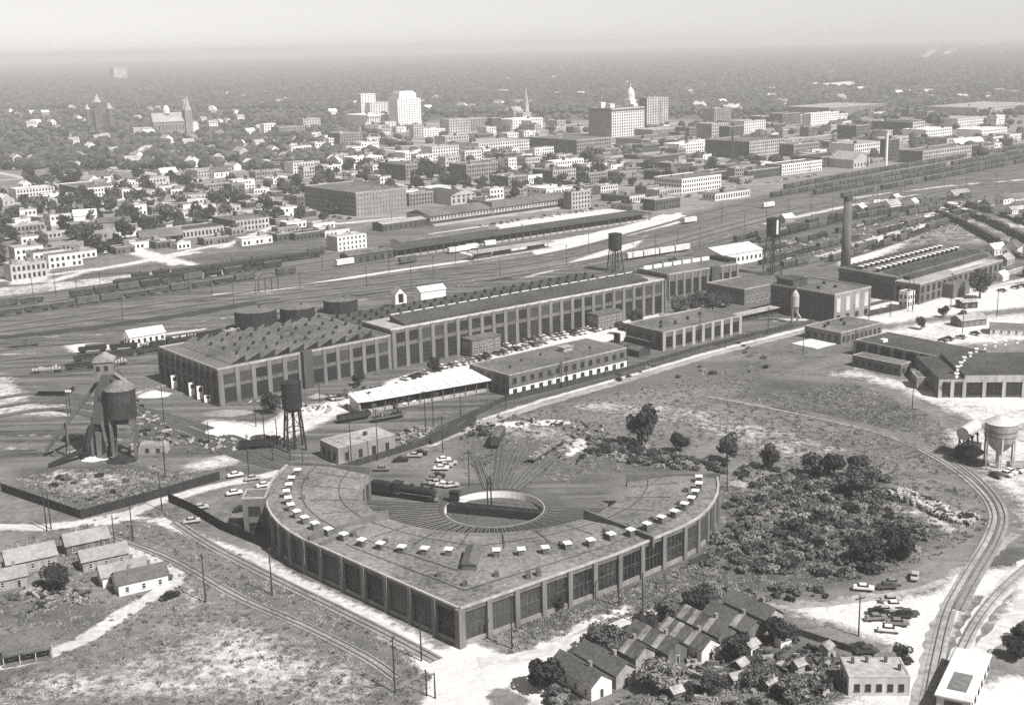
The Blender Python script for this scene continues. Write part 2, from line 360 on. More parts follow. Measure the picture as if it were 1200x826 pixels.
# lush and dark growth
paint('G', .9, [(845,565),(900,560),(1000,545),(1045,575),(1090,610),(1110,625),(1060,660),(1000,690),(930,690),(850,690),(800,670),(800,650),(840,620)], 0, 8)
paint('G', .7, [(-130,690),(70,690),(130,715),(140,725),(90,750),(40,735),(-130,720)], 0, 6); paint('G', .6, [(700,520),(840,555),(740,560),(660,590),(640,560),(650,530)], 0, 6)
paint('G', .65, [(880,440),(1000,450),(1100,490),(1090,510),(1000,500),(850,465)], 0, 6); paint('G', .5, [(540,430),(900,420),(920,428),(880,455),(700,465),(560,500)], 0, 6)
paint('G', .6, [(10,545),(140,540),(190,548),(250,560),(95,600),(10,575)], 0, 5); paint('G', .6, [(560,500),(700,495),(700,560),(650,570),(560,560),(520,540)], 0, 6)
paint('G', .5, [(690,720),(860,700),(1000,760),(990,826),(640,826)], 0, 8); paint('G', .5, [(230,640),(440,740),(500,790),(440,800),(200,660)], 0, 8); paint('G', .6, [(570,690),(840,640),(850,700),(760,715),(600,760)], 0, 6)
# bare dirt
paint('D', .95, [(455,446),(560,416),(690,381),(772,362),(792,374),(760,392),(700,402),(600,427),(500,462),(430,478)], 0, 4)
D1 = [(480,772),(545,752),(600,768),(690,745),(755,722),(770,730),(700,756),(660,775),(640,800),(650,840),(490,840),(505,795)]
paint('D', .95, D1, 0, 2.2); paint('D', -1, [(568,806),(600,806),(632,828),(600,834),(572,822)], 0, 1.5)
for q, wd in (([(530,775),(440,722),(400,704),(291,650),(244,634),(217,622),(190,612)], 4), ([(-130,778),(40,772),(95,752),(120,735),(150,715),(180,697),(200,683),(205,676),(190,664),(160,650),(148,642)], 4.5),
              ([(205,677),(222,688),(228,698),(218,712)], 2.5), ([(228,700),(260,715),(330,750),(400,790)], 1.2), ([(0,617),(50,618),(100,612),(150,602),(185,588),(250,570),(330,553),(400,545)], 5.5), ([(195,612),(160,606),(110,614)], 4),
              ([(500,520),(560,497),(640,470),(735,443),(830,415),(935,388),(1000,371),(1080,351),(1200,314)], 7), ([(735,712),(690,730),(640,755)], 4)):
    paint('D', .8, q, wd, 2.2)
paint('D', .62, [(190,505),(250,490),(310,495),(330,480),(420,462),(560,430),(700,390),(760,375),(760,392),(600,420),(470,455),(420,480),(330,520),(240,525)], 0, 4)
paint('D', .48, [(-130,430),(18,438),(40,470),(90,478),(130,480),(70,490),(-130,485)], 0, 4); paint('D', .5, [(205,545),(300,520),(310,535),(225,560)], 0, 4); paint('D', .45, [(60,545),(150,550),(200,562),(90,585),(30,570)], 0, 6)
paint('D', .42, [(540,500),(600,490),(690,500),(700,530),(670,545),(620,520),(560,510)], 0, 8); paint('D', .9, [(670,520),(690,510),(680,530),(665,535)], 0, 3)
paint('D', .4, [(800,475),(880,482),(960,510),(1010,530),(960,545),(880,530),(800,500),(640,478),(700,465)], 0, 7)
paint('D', .6, [(950,440),(1000,430),(1080,450),(1330,470),(1330,500),(1150,500),(1100,480),(1040,455),(1010,445)], 0, 7); paint('D', .6, [(1000,390),(1100,375),(1330,350),(1330,395),(1040,410),(1000,440)], 0, 7)
paint('D', .45, [(840,560),(1000,550),(1040,555),(960,570),(850,580)], 0, 5); paint('D', .5, [(1080,500),(1330,500),(1330,640),(1185,640),(1180,590),(1140,550)], 0, 6)
paint('D', .68, [(885,708),(990,700),(1090,690),(1130,660),(1170,640),(1330,640),(1330,840),(960,840),(1010,790),(1050,760),(1000,740),(930,722)], 0, 5)
paint('D', .5, [(1045,580),(1140,620),(1120,630),(1050,600)], 0, 4); paint('G', .7, [(1110,710),(1170,640),(1330,640),(1160,700),(1120,760)], 0, 3)
paint('D', -.8, [(1150,640),(1190,620),(1330,650),(1150,665)], 0, 3); paint('D', -.75, [(1150,735),(1330,720),(1330,800),(1165,790)], 0, 3)
paint('D', .42, [(120,770),(200,725),(300,715),(460,775),(480,840),(-130,840),(-130,800)], 0, 12); paint('D', .55, [(250,735),(330,740),(380,780),(300,800),(220,775)], 0, 8); paint('D', .5, [(130,800),(260,790),(300,815),(150,825)], 0, 8)
paint('D', .9, [(400,705),(440,720),(480,745),(500,765),(470,760),(430,735)], 0, 3); paint('D', .8, [(600,330),(760,275),(745,290),(640,320)], 0, 4)
paint('D', .7, [(960,300),(1060,262),(1110,235),(1140,240),(1060,290),(1000,320)], 0, 8); paint('D', .75, [(1020,350),(1330,318),(1330,345),(1100,372),(1000,385)], 0, 6)
paint('D', .85, [(620,292),(760,258),(800,248),(795,262),(720,280),(630,300)], 0, 4); paint('D', .7, [(10,300),(60,290),(60,330),(10,335)], 0, 6); paint('D', .75, [(140,285),(165,290),(225,308),(200,312),(150,298)], 0, 5)
paint('D', .85, [(75,405),(240,385),(250,392),(90,418)], 0, 4); paint('D', .5, [(-130,350),(260,310),(300,320),(-130,360)], 0, 5)
for q in ([(960,300),(1010,290),(1060,270),(1120,240),(1330,225)], [(1060,262),(1130,240),(1330,222)], [(1120,240),(1160,260),(1330,285)], [(1000,232),(1110,218),(1330,200)], [(900,262),(1000,240),(1080,228)]): paint('D', .75, q, 8, 5)
paint('D', .36, [(1030,300),(1110,250),(1330,262),(1330,300),(1160,290),(1100,285)], 0, 8); paint('D', .6, [(870,330),(1000,345),(1060,330),(1040,350),(960,352)], 0, 5)
for q in ([(-130,368),(140,349),(300,328)], [(-130,405),(150,390),(280,370),(420,352),(560,332),(720,300)], [(-130,420),(90,412)], [(300,345),(480,318),(620,299)], [(640,300),(760,268),(860,240)], [(780,300),(900,262),(1000,240)], [(30,478),(120,470),(200,450)], [(-130,505),(110,512),(200,520)], [(10,525),(100,530)], [(560,330),(700,308),(800,286)]): paint('D', .6, q, 3, 3.5)
for q in ([(60,300),(150,285),(230,262),(330,240)], [(-130,345),(140,312),(240,290),(330,275)], [(150,290),(225,310)], [(260,290),(330,262),(360,240)], [(60,330),(100,318),(230,296)], [(120,240),(210,215),(260,205)], [(330,262),(400,262),(470,255)]): paint('D', .8, q, 9, 6)
paint('G', .8, [(60,292),(120,282),(140,290),(110,305),(50,312)], 0, 6); paint('G', .8, [(110,320),(260,296),(380,290),(380,300),(250,318),(60,345)], 0, 8); paint('G', .7, [(250,275),(380,262),(380,285),(280,292)], 0, 8)
paint('D', .8, [(500,274),(690,247),(755,240),(748,250),(600,272),(515,287)], 0, 5)
for q in ([(1095,826),(1112,765),(1150,702)], [(1112,800),(1140,745),(1185,690)], [(1150,800),(1175,760),(1210,725)]): paint('D', -.75, q, 3.5, 2.5)
# the town's paved and trodden ground, and woodland floor beyond
paint('T', .8, [(-130,300),(300,250),(470,262),(620,292),(760,262),(900,225),(1330,176),(1330,132),(830,140),(480,140),(-130,200)], 0, 30)
chan['G'] = np.maximum(chan['G'], np.clip((VY-1400)/600, 0, 1)*np.clip(1-(VX+900)/900, 0, 1)*.8); chan['G'] = np.maximum(chan['G'], np.clip((VY-1900)/500, 0, 1))
chan['T'] *= np.clip(1-(VY-2000)/600, 0, 1); chan['T'] *= np.clip((VX+650+.0*VY)/500, .25, 1)
for q in ([(960,98),(1003,95),(1003,103),(965,103)], [(1075,68),(1100,55),(1104,58),(1085,70)], [(1105,62),(1120,56),(1122,62),(1108,66)], [(1140,52),(1182,49),(1182,52),(1148,55)], [(520,79),(535,76),(536,80)], [(830,107),(850,106),(850,107.5)], [(800,105),(842,105),(842,107),(800,107)]):
    paint('D', .85, q, 0, 12)
PIT = np.hypot(VX+6.3, VY-349.0) < 17.6
me = bpy.data.meshes.new('ground'); nx, ny = len(xs), len(ys)
me.vertices.add(NV); co = np.zeros((NV, 3)); co[:, 0] = VX; co[:, 1] = VY; co[PIT, 2] = -2.6; me.vertices.foreach_set('co', co.ravel())
ii = (np.arange(ny-1)[:, None]*nx+np.arange(nx-1)[None, :]).ravel(); F4 = np.stack([ii, ii+1, ii+nx+1, ii+nx], 1); nf = len(F4)
me.loops.add(nf*4); me.loops.foreach_set('vertex_index', F4.ravel().astype(np.int32)); me.polygons.add(nf)
me.polygons.foreach_set('loop_start', np.arange(nf, dtype=np.int32)*4); me.polygons.foreach_set('loop_total', np.full(nf, 4, np.int32)); me.update()
ca = me.color_attributes.new('soil', 'FLOAT_COLOR', 'POINT')
ca.data.foreach_set('color', np.stack([chan['D'], chan['C'], chan['G'], chan['T']], 1).astype(np.float32).ravel())
def ground_material():
    m = bpy.data.materials.new('soil_and_grass'); m.use_nodes = True; t = m.node_tree; N = t.nodes; K = t.links
    b = N['Principled BSDF']; b.inputs['Roughness'].default_value = 1; b.inputs['Specular IOR Level'].default_value = .1
    geo = N.new('ShaderNodeNewGeometry'); at_ = N.new('ShaderNodeVertexColor'); at_.layer_name = 'soil'
    sp = N.new('ShaderNodeSeparateColor'); K.new(at_.outputs['Color'], sp.inputs[0])
    def noise(s, d=5, r=.6, dist=0.0):
        n = N.new('ShaderNodeTexNoise'); n.inputs['Scale'].default_value = s; n.inputs['Detail'].default_value = d; n.inputs['Roughness'].default_value = r; n.inputs['Distortion'].default_value = dist
        K.new(geo.outputs['Position'], n.inputs['Vector']); return n.outputs['Fac']
    def ma(op, a, c, d=None):
        n = N.new('ShaderNodeMath'); n.operation = op
        for i, q in enumerate((a, c, d)):
            if q is None: continue
            if isinstance(q, (int, float)): n.inputs[i].default_value = q
            else: K.new(q, n.inputs[i])
        return n.outputs[0]
    def mr(v, a, c, lo, hi):
        n = N.new('ShaderNodeMapRange'); n.clamp = True; K.new(v, n.inputs[0])
        for i, q in enumerate((a, c, lo, hi)): n.inputs[i+1].default_value = q
        return n.outputs[0]
    def mix(a, c, f):
        return ma('ADD', ma('MULTIPLY', a, ma('SUBTRACT', 1.0, f)), ma('MULTIPLY', c, f))
    nb, nm, nf_, nn = noise(.012, 4, .6, .5), noise(.07, 6, .65, .6), noise(.35, 5, .7), noise(1.6, 4, .7)
    mp = N.new('ShaderNodeMapping'); mp.inputs['Rotation'].default_value = (0, 0, R(-38)); mp.inputs['Scale'].default_value = (.012, .22, 1); K.new(geo.outputs['Position'], mp.inputs['Vector'])
    sn = N.new('ShaderNodeTexNoise'); sn.inputs['Scale'].default_value = 1.0; sn.inputs['Detail'].default_value = 6; sn.inputs['Roughness'].default_value = .65; K.new(mp.outputs[0], sn.inputs['Vector'])
    blot = ma('ADD', ma('MULTIPLY', nb, .35), ma('ADD', ma('MULTIPLY', nm, .4), ma('ADD', ma('MULTIPLY', nf_, .45), ma('MULTIPLY', nn, .28))))
    grass = mr(blot, .58, .97, .075, .31)
    lush = mr(blot, .6, .97, .04, .2)
    strk = ma('ADD', ma('MULTIPLY', blot, .55), ma('MULTIPLY', sn.outputs['Fac'], .9)); cinder = mr(strk, .68, 1.1, .035, .24)
    town = mr(strk, .7, 1.08, .08, .42)
    dirt = mr(blot, .5, 1.0, .44, .76)
    rag = ma('ADD', ma('MULTIPLY', nm, .5), ma('ADD', ma('MULTIPLY', nf_, .6), ma('MULTIPLY', nn, .4)))
    def edge(ch, lo=.62, hi=.95):
        return mr(ma('ADD', ch, ma('SUBTRACT', rag, .40)), lo, hi, 0, 1)
    c = mix(grass, lush, edge(sp.outputs[2])); c = mix(c, town, edge(at_.outputs['Alpha'], .5, .9)); c = mix(c, cinder, edge(sp.outputs[1])); c = mix(c, dirt, edge(sp.outputs[0], .68, .95))
    cc = N.new('ShaderNodeCombineColor')
    for i in range(3): K.new(ma('MULTIPLY', c, TINT[i]), cc.inputs[i])
    K.new(cc.outputs[0], b.inputs['Base Color'])
    bp = N.new('ShaderNodeBump'); bp.inputs['Strength'].default_value = .55; bp.inputs['Distance'].default_value = .8; K.new(ma('ADD', nf_, ma('MULTIPLY', nn, .5)), bp.inputs['Height']); K.new(bp.outputs[0], b.inputs['Normal'])
    return m
me.materials.append(ground_material())
tag(link('ground', me), 'open ground of dry grass, cinders and bare dirt', 'ground', kind='structure')

# ------------------------------------------------------------------ roads and streets
ZL = [0.02]
def road(name, label, pts, width, m, jag=.12, ground=False, step=4):
    ZL[0] += .004
    L = smooth_line([p if ground else at(*p) for p in pts], step)
    o = link(name, ribbon(L, width, ZL[0], jag=jag).mesh(name, m)); tag(o, label, 'road', kind='structure'); return L
road('dirt_road', 'pale dirt road curving past the tin-roofed houses', [(-120,806),(-15,781),(40,772),(95,751),(120,735),(150,715),(180,697),(200,683),(205,676),(190,664),(165,651),(148,642)], 4.8, 'road_dirt', .22, step=2.5)
road('dirt_road', 'straight dirt road along the dark board fence', [(-130,626),(-15,617),(50,618),(100,612),(150,602),(185,588),(250,570),(330,553)], 4.2, 'road_dirt', .2, step=3)
road('dirt_road', 'dirt track beside the curved roundhouse wall', [(500,768),(440,728),(400,709),(330,673),(291,652),(244,635),(217,622),(185,606)], 2.6, 'road_dirt', .3, step=2.5)
road('dirt_road', 'dirt lane from the roundhouse corner towards the row houses', [(560,775),(620,768),(690,745),(755,722),(800,712)], 4.5, 'road_dirt', .25, step=2.5)
road('dirt_road', 'long worn dirt road beside the shop fence', [(495,522),(560,498),(640,472),(735,445),(830,417),(935,390),(1000,372),(1080,352),(1210,312),(1330,276)], 5, 'road_worn', .25, step=3)
road('dirt_road', 'bright twin-rutted dirt road beside the curving track', [(1110,840),(1120,780),(1150,720),(1185,680),(1215,650),(1290,590)], 4, 'road_dirt', .3, step=2.5)
road('dirt_road', 'white dirt road along the white-roofed shed', [(1125,840),(1150,770),(1180,730),(1215,700),(1300,640)], 4, 'road_dirt', .3, step=2.5)
road('dirt_road', 'light road crossing behind the brick power house', [(905,375),(1010,372),(1090,352),(1210,325),(1330,292)], 5, 'road_dirt', .2)
road('dirt_road', 'grey worn lane through the bright dirt lot', [(1075,840),(1085,780),(1105,720),(1150,660),(1190,625)], 3, 'road_worn', .35, step=2.5)
road('dirt_road', 'grey wheel ruts crossing the corner store lot', [(900,712),(980,706),(1060,694),(1110,680)], 2.5, 'road_worn', .35, step=2.5)
road('dark_strip', 'dark ragged strip between the yard tracks and the shops', [(-10,397),(70,389),(140,380),(210,370),(280,358),(330,352)], 11, 'dark_ground', .3)  # dark belt drawn as a ragged strip on the ground
road('dark_strip', 'thin dark strip behind the erecting shop', [(400,348),(470,341),(540,332),(600,326)], 7, 'dark_ground', .4)
road('freight_platform', 'long bright concrete platform beside the yard tracks', [(250,346),(330,338),(460,318),(560,304),(622,294)], 6, 'platform', .02)
road('paved_yard', 'bright paved freight yard beside the long shed', [(545,298),(640,286),(700,276),(760,262),(790,252)], 20, 'platform', .1)
tc = at(640, 215)
for k, s in enumerate((-330, -215, -100, 20, 130, 250, 370, 490)):
    a = offs(tc, UA, s, -60 if -230 < s < 200 else 30); b = offs(tc, UA, s, 900)
    road('street', 'pale town street running up through the downtown blocks', [a, b], 11, 'pavement', .02, True, 60)
for k, s in enumerate((40, 150, 260, 380, 500, 640, 800)):
    a = offs(tc, UA, -520, s); b = offs(tc, UA, 720, s)
    road('street', 'pale cross street between rows of downtown blocks', [a, b], 12, 'pavement', .02, True, 60)

# ------------------------------------------------------------------ railway tracks
TRACKS = {}
def track(key, label, pts, ties=False, bal='ballast', step=6.0, ground=False, bw=3.6):
    L = smooth_line([p if ground else at(*p) for p in pts], step); TRACKS[key] = L; N = normals(L); b = MB()
    for p, n in zip(L, N):
        for s, z in ((-bw/2-.6, .015+ZL[0]), (-bw/2, .22), (bw/2, .22), (bw/2+.6, .015+ZL[0])): b.v.append((p.x+n.x*s, p.y+n.y*s, z))
    for k in range(len(L)-1):
        for a in range(3): i = 4*k+a; b.f.append((i+1, i, i+4, i+5)); b.m.append(0)
    ZL[0] += .002
    o = link('railway_track', b.mesh('railway_track', bal)); tag(o, label, 'railway track', kind='structure')
    for s in (-.75, .75): part('rail', rail_sweep(L, s, MB()), 'rail_steel', o)
    if ties:
        tb = MB(); acc = 0.0
        for p, q in zip(L, L[1:]):
            d = (q-p); ln = d.length; d.normalize(); n = Vector((-d.y, d.x, 0))
            while acc < ln:
                c = p+d*acc; i = len(tb.v)
                for z in (.2, .38):
                    for sx, sy in ((-.12,-1.3),(.12,-1.3),(.12,1.3),(-.12,1.3)): tb.v.append((c.x+d.x*sx+n.x*sy, c.y+d.y*sx+n.y*sy, z))
                for f in ((4,5,6,7),(0,1,5,4),(1,2,6,5),(2,3,7,6),(3,0,4,7)): tb.f.append(tuple(i+k for k in f)); tb.m.append(0)
                acc += .65
            acc -= ln
        tag(part('tie', tb, 'tie_wood', o), kind='stuff')
    return L
track('side1', 'straight siding beside the bright dirt road at the lower right', [(1104,840),(1122,772),(1156,712),(1205,664),(1290,600)], False, 'road_worn', 4, bw=1.6)
LBL = 'railway track running through the wide cinder yard'
track('loop', 'single track curving round the open field to the right-hand road', [(830,464),(905,478),(980,494),(1050,513),(1105,540),(1145,570),(1166,600),(1160,630),(1135,672),(1112,715),(1098,770),(1085,840)], False, 'road_worn', 4, bw=2.4)
track('loop2', 'second rail track beside the curving loop track', [(905,477),(985,492),(1060,512),(1115,539),(1154,570),(1174,602),(1167,634),(1142,678),(1122,715)], False, 'ballast_pale', 4, bw=2.2)
track('south', 'track in the weeds parallel to the curved roundhouse wall', [(205,612),(250,641),(330,682),(400,716),(470,751),(512,774)], False, 'ballast_pale', 3, bw=2.4)
track('south2', 'overgrown siding below the roundhouse track', [(120,625),(200,655),(280,700),(360,735),(430,771),(465,795)], False, 'ballast_pale', 3, bw=1.9)
track('fence', 'track running inside the long shop fence', [(480,520),(560,482),(640,463),(735,437),(830,409),(935,381),(1000,362),(1100,338)], True)
for k in range(5):
    dy = k*9
    track('low%d' % k, 'storage track on the cinders below the coaling tower', [(-10,446+dy*1.2),(60,440+dy*1.1),(130,455+dy),(200,470+dy),(300,505+dy),(345,528+dy*.6)] if k > 1 else [(-10,432+dy),(60,428+dy),(150,418+dy),(200,410+dy*.9)], False)
yard = {'y1': [(-120,366),(-10,352),(140,331),(300,308),(390,296)], 'y2': [(-120,376),(-10,362),(140,342),(270,322),(400,303),(470,292)], 'y3': [(-120,387),(-10,373),(140,352),(270,332),(390,315),(480,302),(640,280)],
        'y4': [(-120,398),(-10,384),(140,362),(300,341),(460,322),(640,298),(760,268),(850,243),(950,224),(1210,178),(1330,159)], 'y5': [(-120,404),(-10,390),(140,370),(300,348),(460,330),(640,306),(760,278),(850,252),(960,228),(1210,184),(1330,165)],
        'y6': [(300,356),(460,337),(640,314),(760,290),(870,260),(980,234),(1210,189),(1330,170)], 'y7': [(430,348),(560,330),(700,306),(800,284),(900,258),(1000,236),(1210,195),(1330,176)], 'y8': [(690,312),(800,292),(900,268),(1010,242),(1210,205),(1330,188)],
        'y9': [(720,318),(840,290),(940,266),(1040,246),(1210,222),(1330,208)], 'y10': [(760,318),(880,288),(1000,258),(1120,240)], 'y11': [(870,302),(960,280),(1060,254),(1130,243)], 'y12': [(880,314),(980,288),(1080,262),(1150,246)], 'y13': [(890,322),(1000,296),(1080,272),(1140,255)],
        'r1': [(1112,246),(1160,262),(1215,290)], 'r2': [(1128,241),(1170,252),(1215,268)], 'r3': [(1100,252),(1140,270),(1200,305)], 'y14': [(960,312),(1040,288),(1110,262)], 'y0': [(905,225),(1000,207),(1210,172),(1330,153)], 'l1': [(-120,426),(-10,412),(60,404),(150,398)], 'l2': [(-120,438),(-10,424),(60,417),(150,410),(240,397),(300,386)], 'l3': [(100,405),(150,400),(240,388),(280,381)]}
for k, p in yard.items(): track(k, LBL, p, step=12)
# ------------------------------------------------------------------ the big roundhouse
RC = Vector((-6.3, 349.0, 0)); RO, RI = 65.5, 39.0
def pol(a, r): return Vector((RC.x+r*math.cos(a), RC.y+r*math.sin(a), 0))
def build_roundhouse():
    t = thing('roundhouse', 'large curved locomotive roundhouse with square brick corner and grey roof', 'roundhouse', (RC.x, RC.y, 0))
    line = [pol(R(a), RO) for a in np.arange(165, 234.1, 6.3)]
    corner = Vector((-13.2, 262.0, 0))
    def sub(a, b, n): return [a+(b-a)*k/n for k in range(1, n+1)]
    line += sub(line[-1], corner, 6); ce = len(line)-1
    e = Vector((25.4, 291.5, 0)); e2 = Vector((44.0, 308.5, 0)); line += sub(corner, e, 6)+sub(e, e2, 3)
    a0 = math.degrees(math.atan2(e2.y-RC.y, e2.x-RC.x)); line += [pol(R(a), RO-.5) for a in np.linspace(a0, -3, 7)[1:]]
    O = [p-RC for p in line]; HW = 9.3
    wall = MB()
    for i, (p, q) in enumerate(zip(O, O[1:])):
        d = (q-p).normalized(); n = Vector((d.y, -d.x, 0)); ang = math.atan2(d.y, d.x); ln = (q-p).length
        a, b = p-n*.55, q-n*.55
        wall.quad((a.x,a.y,-.2),(b.x,b.y,-.2),(b.x,b.y,HW),(a.x,a.y,HW))
        # sill wall, lintel and window of this bay
        for z0, z1, nm in ((-.2, 1.1, 'plinth'), (8.1, HW, 'lintel')):
            part(nm, box_mesh(nm, ln+.1, .5, z1-z0, 'brick_pale' if nm == 'plinth' else 'brick'), None, t, (*( (p+q)/2-n*.28)[:2], z0), ang)
        wn = window_mesh(ln-1.3, 6.8, 5, 2, 'glass_dusty', 'steel_mid', False)
        link('window', wn, t, (*((p+q)/2-n*.5)[:2], 1.2), ang)
    part('wall', wall, 'brick_dark', t)
    for i, p in enumerate(O):
        d = (O[min(i+1, len(O)-1)]-O[max(i-1, 0)]).normalized(); s = 2.0 if i == ce else 1.35
        link('pilaster', box_mesh('pilaster', s, s*.75, HW+.35, 'brick_mid'), t, (p.x, p.y, -.2), math.atan2(d.y, d.x) if i != ce else R(45))
    # roof sheet: gentle ridge between outer wall and court
    rb = MB(); M = 8; inner = []
    dense = []
    for p, q in zip(O, O[1:]): dense += [p+(q-p)*k/2 for k in range(2)]
    dense.append(O[-1])
    for p in dense:
        u = p.normalized(); inner.append(u*RI)
        for k in range(M+1):
            f = k/M; c = u*RI*(1-f)+p*f; z = 8.2+1.9*min(f/.55, 1)-.75*max(0, (f-.55)/.45); rb.v.append((c.x, c.y, z))
    for i in range(len(dense)-1):
        for k in range(M): j = i*(M+1)+k; rb.f.append((j, j+M+1, j+M+2, j+1)); rb.m.append(0)
    part('roof', rb, 'roof_round', t)
    for fr, aa, bb in ((.22, 0, len(dense)-1), (.62, 0, len(dense)//2), (.80, len(dense)//3, len(dense)-1)):
        sb = MB()
        for i in range(aa, bb):
            for e_, (f0, f1) in ((0, (fr, fr+.012)),):
                Q = []
                for j, f in ((i, f0), (i+1, f0), (i+1, f1), (i, f1)):
                    p = dense[j]; u = p.normalized(); c = u*RI*(1-f)+p*f; z = 8.2+1.9*min(f/.55, 1)-.75*max(0, (f-.55)/.45); Q.append((c.x, c.y, z+.09))
                sb.quad(*Q)
        part('roof_seam', sb, 'roof_tar', t)
    for a in np.linspace(172, 350, 15):
        u = Vector((math.cos(R(a)), math.sin(R(a)), 0)); n_ = Vector((-u.y, u.x, 0))*.14; p0, p1 = u*(RI+1), u*(RI+14.5)
        part('roof_seam', MB().quad(tuple(p0-n_+Vector((0,0,8.42))), tuple(p1-n_+Vector((0,0,10.2))), tuple(p1+n_+Vector((0,0,10.2))), tuple(p0+n_+Vector((0,0,8.42)))), 'roof_tar', t)
    cp = MB()
    for p, q in zip(O, O[1:]):
        d = (q-p).normalized(); n = Vector((d.y, -d.x, 0)); i = len(cp.v)
        for e_ in (p, q):
            for off, z in ((.28, 9.25), (.28, 9.75), (-.35, 9.75), (-.35, 9.25)): c = e_+n*off; cp.v.append((c.x, c.y, z))
        for a in range(4): b_ = (a+1) % 4; cp.f.append((i+a, i+4+a, i+4+b_, i+b_)); cp.m.append(0)
    part('coping', cp, 'concrete', t)
    # court side: stall doors between piers
    n = 28; fas = MB()
    angs = np.linspace(R(165), R(357), n+1)
    for a, b in zip(angs, angs[1:]):
        p = Vector((math.cos(a), math.sin(a), 0))*RI; q = Vector((math.cos(b), math.sin(b), 0))*RI; d = (q-p).normalized(); ang = math.atan2(d.y, d.x)+math.pi; ln = (q-p).length; c = (p+q)/2
        m_ = window_mesh(ln-.8, 5.6, 2, 3, 'wood_dark', 'frame_dark', False); link('stall_door', m_, t, (c.x*1.006, c.y*1.006, .1), ang)
        i = len(fas.v); fas.v += [(p.x,p.y,5.8),(q.x,q.y,5.8),(q.x,q.y,8.25),(p.x,p.y,8.25)]; fas.f.append((i+1,i,i+3,i+2)); fas.m.append(0)
    part('fascia', fas, 'brick_pale', t)
    pier = box_mesh('pier', .8, .7, 8.1, 'brick_pale')
    for a in angs: link('pier', pier, t, (RI*math.cos(a), RI*math.sin(a), 0), a+math.pi/2)
    for a in (R(165), R(357)):
        c = Vector((math.cos(a), math.sin(a), 0)); b = MB(); b.box(RI-.4, RO+.3, -.3, .3, 0, 10.6); part('end_wall', b, 'brick', t, (0,0,0), a)
    for px in (((400,615),(451,607)), ((686,606),(766,628)), ((352,630),(400,646))):
        p, q = at(*px[0], 9.9)-RC, at(*px[1], 9.9)-RC; a = math.atan2(((p+q)/2).y, ((p+q)/2).x); fl = px[0][0] == 352
        b = MB(); b.box(RI+.3 if not fl else 50, RO-.2, -.28, .28, 7.9, 10.9 if not fl else 10.3); part('fire_wall', b, 'brick', t, (0,0,0), a)
    # smoke vents
    vb = MB(); vb.box(-.75,.75,-.75,.75,-.6,1.3,0); vb.box(-1.0,1.0,-1.0,1.0,1.7,1.95,1)
    for sx in (-.7,.7):
        for sy in (-.7,.7): vb.box(sx-.08,sx+.08,sy-.08,sy+.08,1.3,1.7,0)
    vm = vb.mesh('smoke_vent', ['wood', 'whitewash'])
    vents = [(349,552),(342,561),(339,569),(336,577),(338,585),(341,593),(348,601),(357,608),(369,615),(385,622),(403,628),(424,635),(446,639),(471,643),(498,645),(526,646),(582,647),(611,646),(639,644),(665,639),(692,635),(716,628),(739,623),(758,616),(775,608),(790,601),(802,592),(810,585),(815,577),(819,568),(819,560)]
    for v in vents:
        p = at(v[0], v[1]+5, 9.7)-RC; link('smoke_vent', vm, t, (p.x, p.y, 9.8), math.atan2(p.y, p.x))
    rm = box_mesh('roof_box', 1.3, 1.1, 1.5, 'steel_mid')
    for v in ((360,563),(355,585),(414,629),(452,637),(515,675),(545,686),(582,675),(619,676),(631,673),(658,640),(710,629),(765,610),(796,592),(804,577),(710,625)):
        p = at(*v, 9.7)-RC; link('roof_box', rm, t, (p.x, p.y, 9.5), math.atan2(p.y, p.x))
    p, q = at(550, 668, 10)-RC, at(557, 642, 10)-RC
    b = MB(); b.prism([(-1.7,0),(1.7,0),(1.7,11),(-1.7,11)], 0, 2.2); b.xz([(-2,2.2),(2,2.2),(0,3.1)], -.3, 11.3)
    part('roof_monitor', b, 'shingle', t, (p.x, p.y, 9.3), math.atan2((q-p).y, (q-p).x)-math.pi/2)
    USED.extend([(*pol(R(a), 52)[:2], 14) for a in range(165, 358, 8)]+[(RC.x, RC.y, 30)]); USED.extend([(-13,275,9.5),(-26,292,13),(8,290,12),(-8,288,14)])
build_roundhouse()
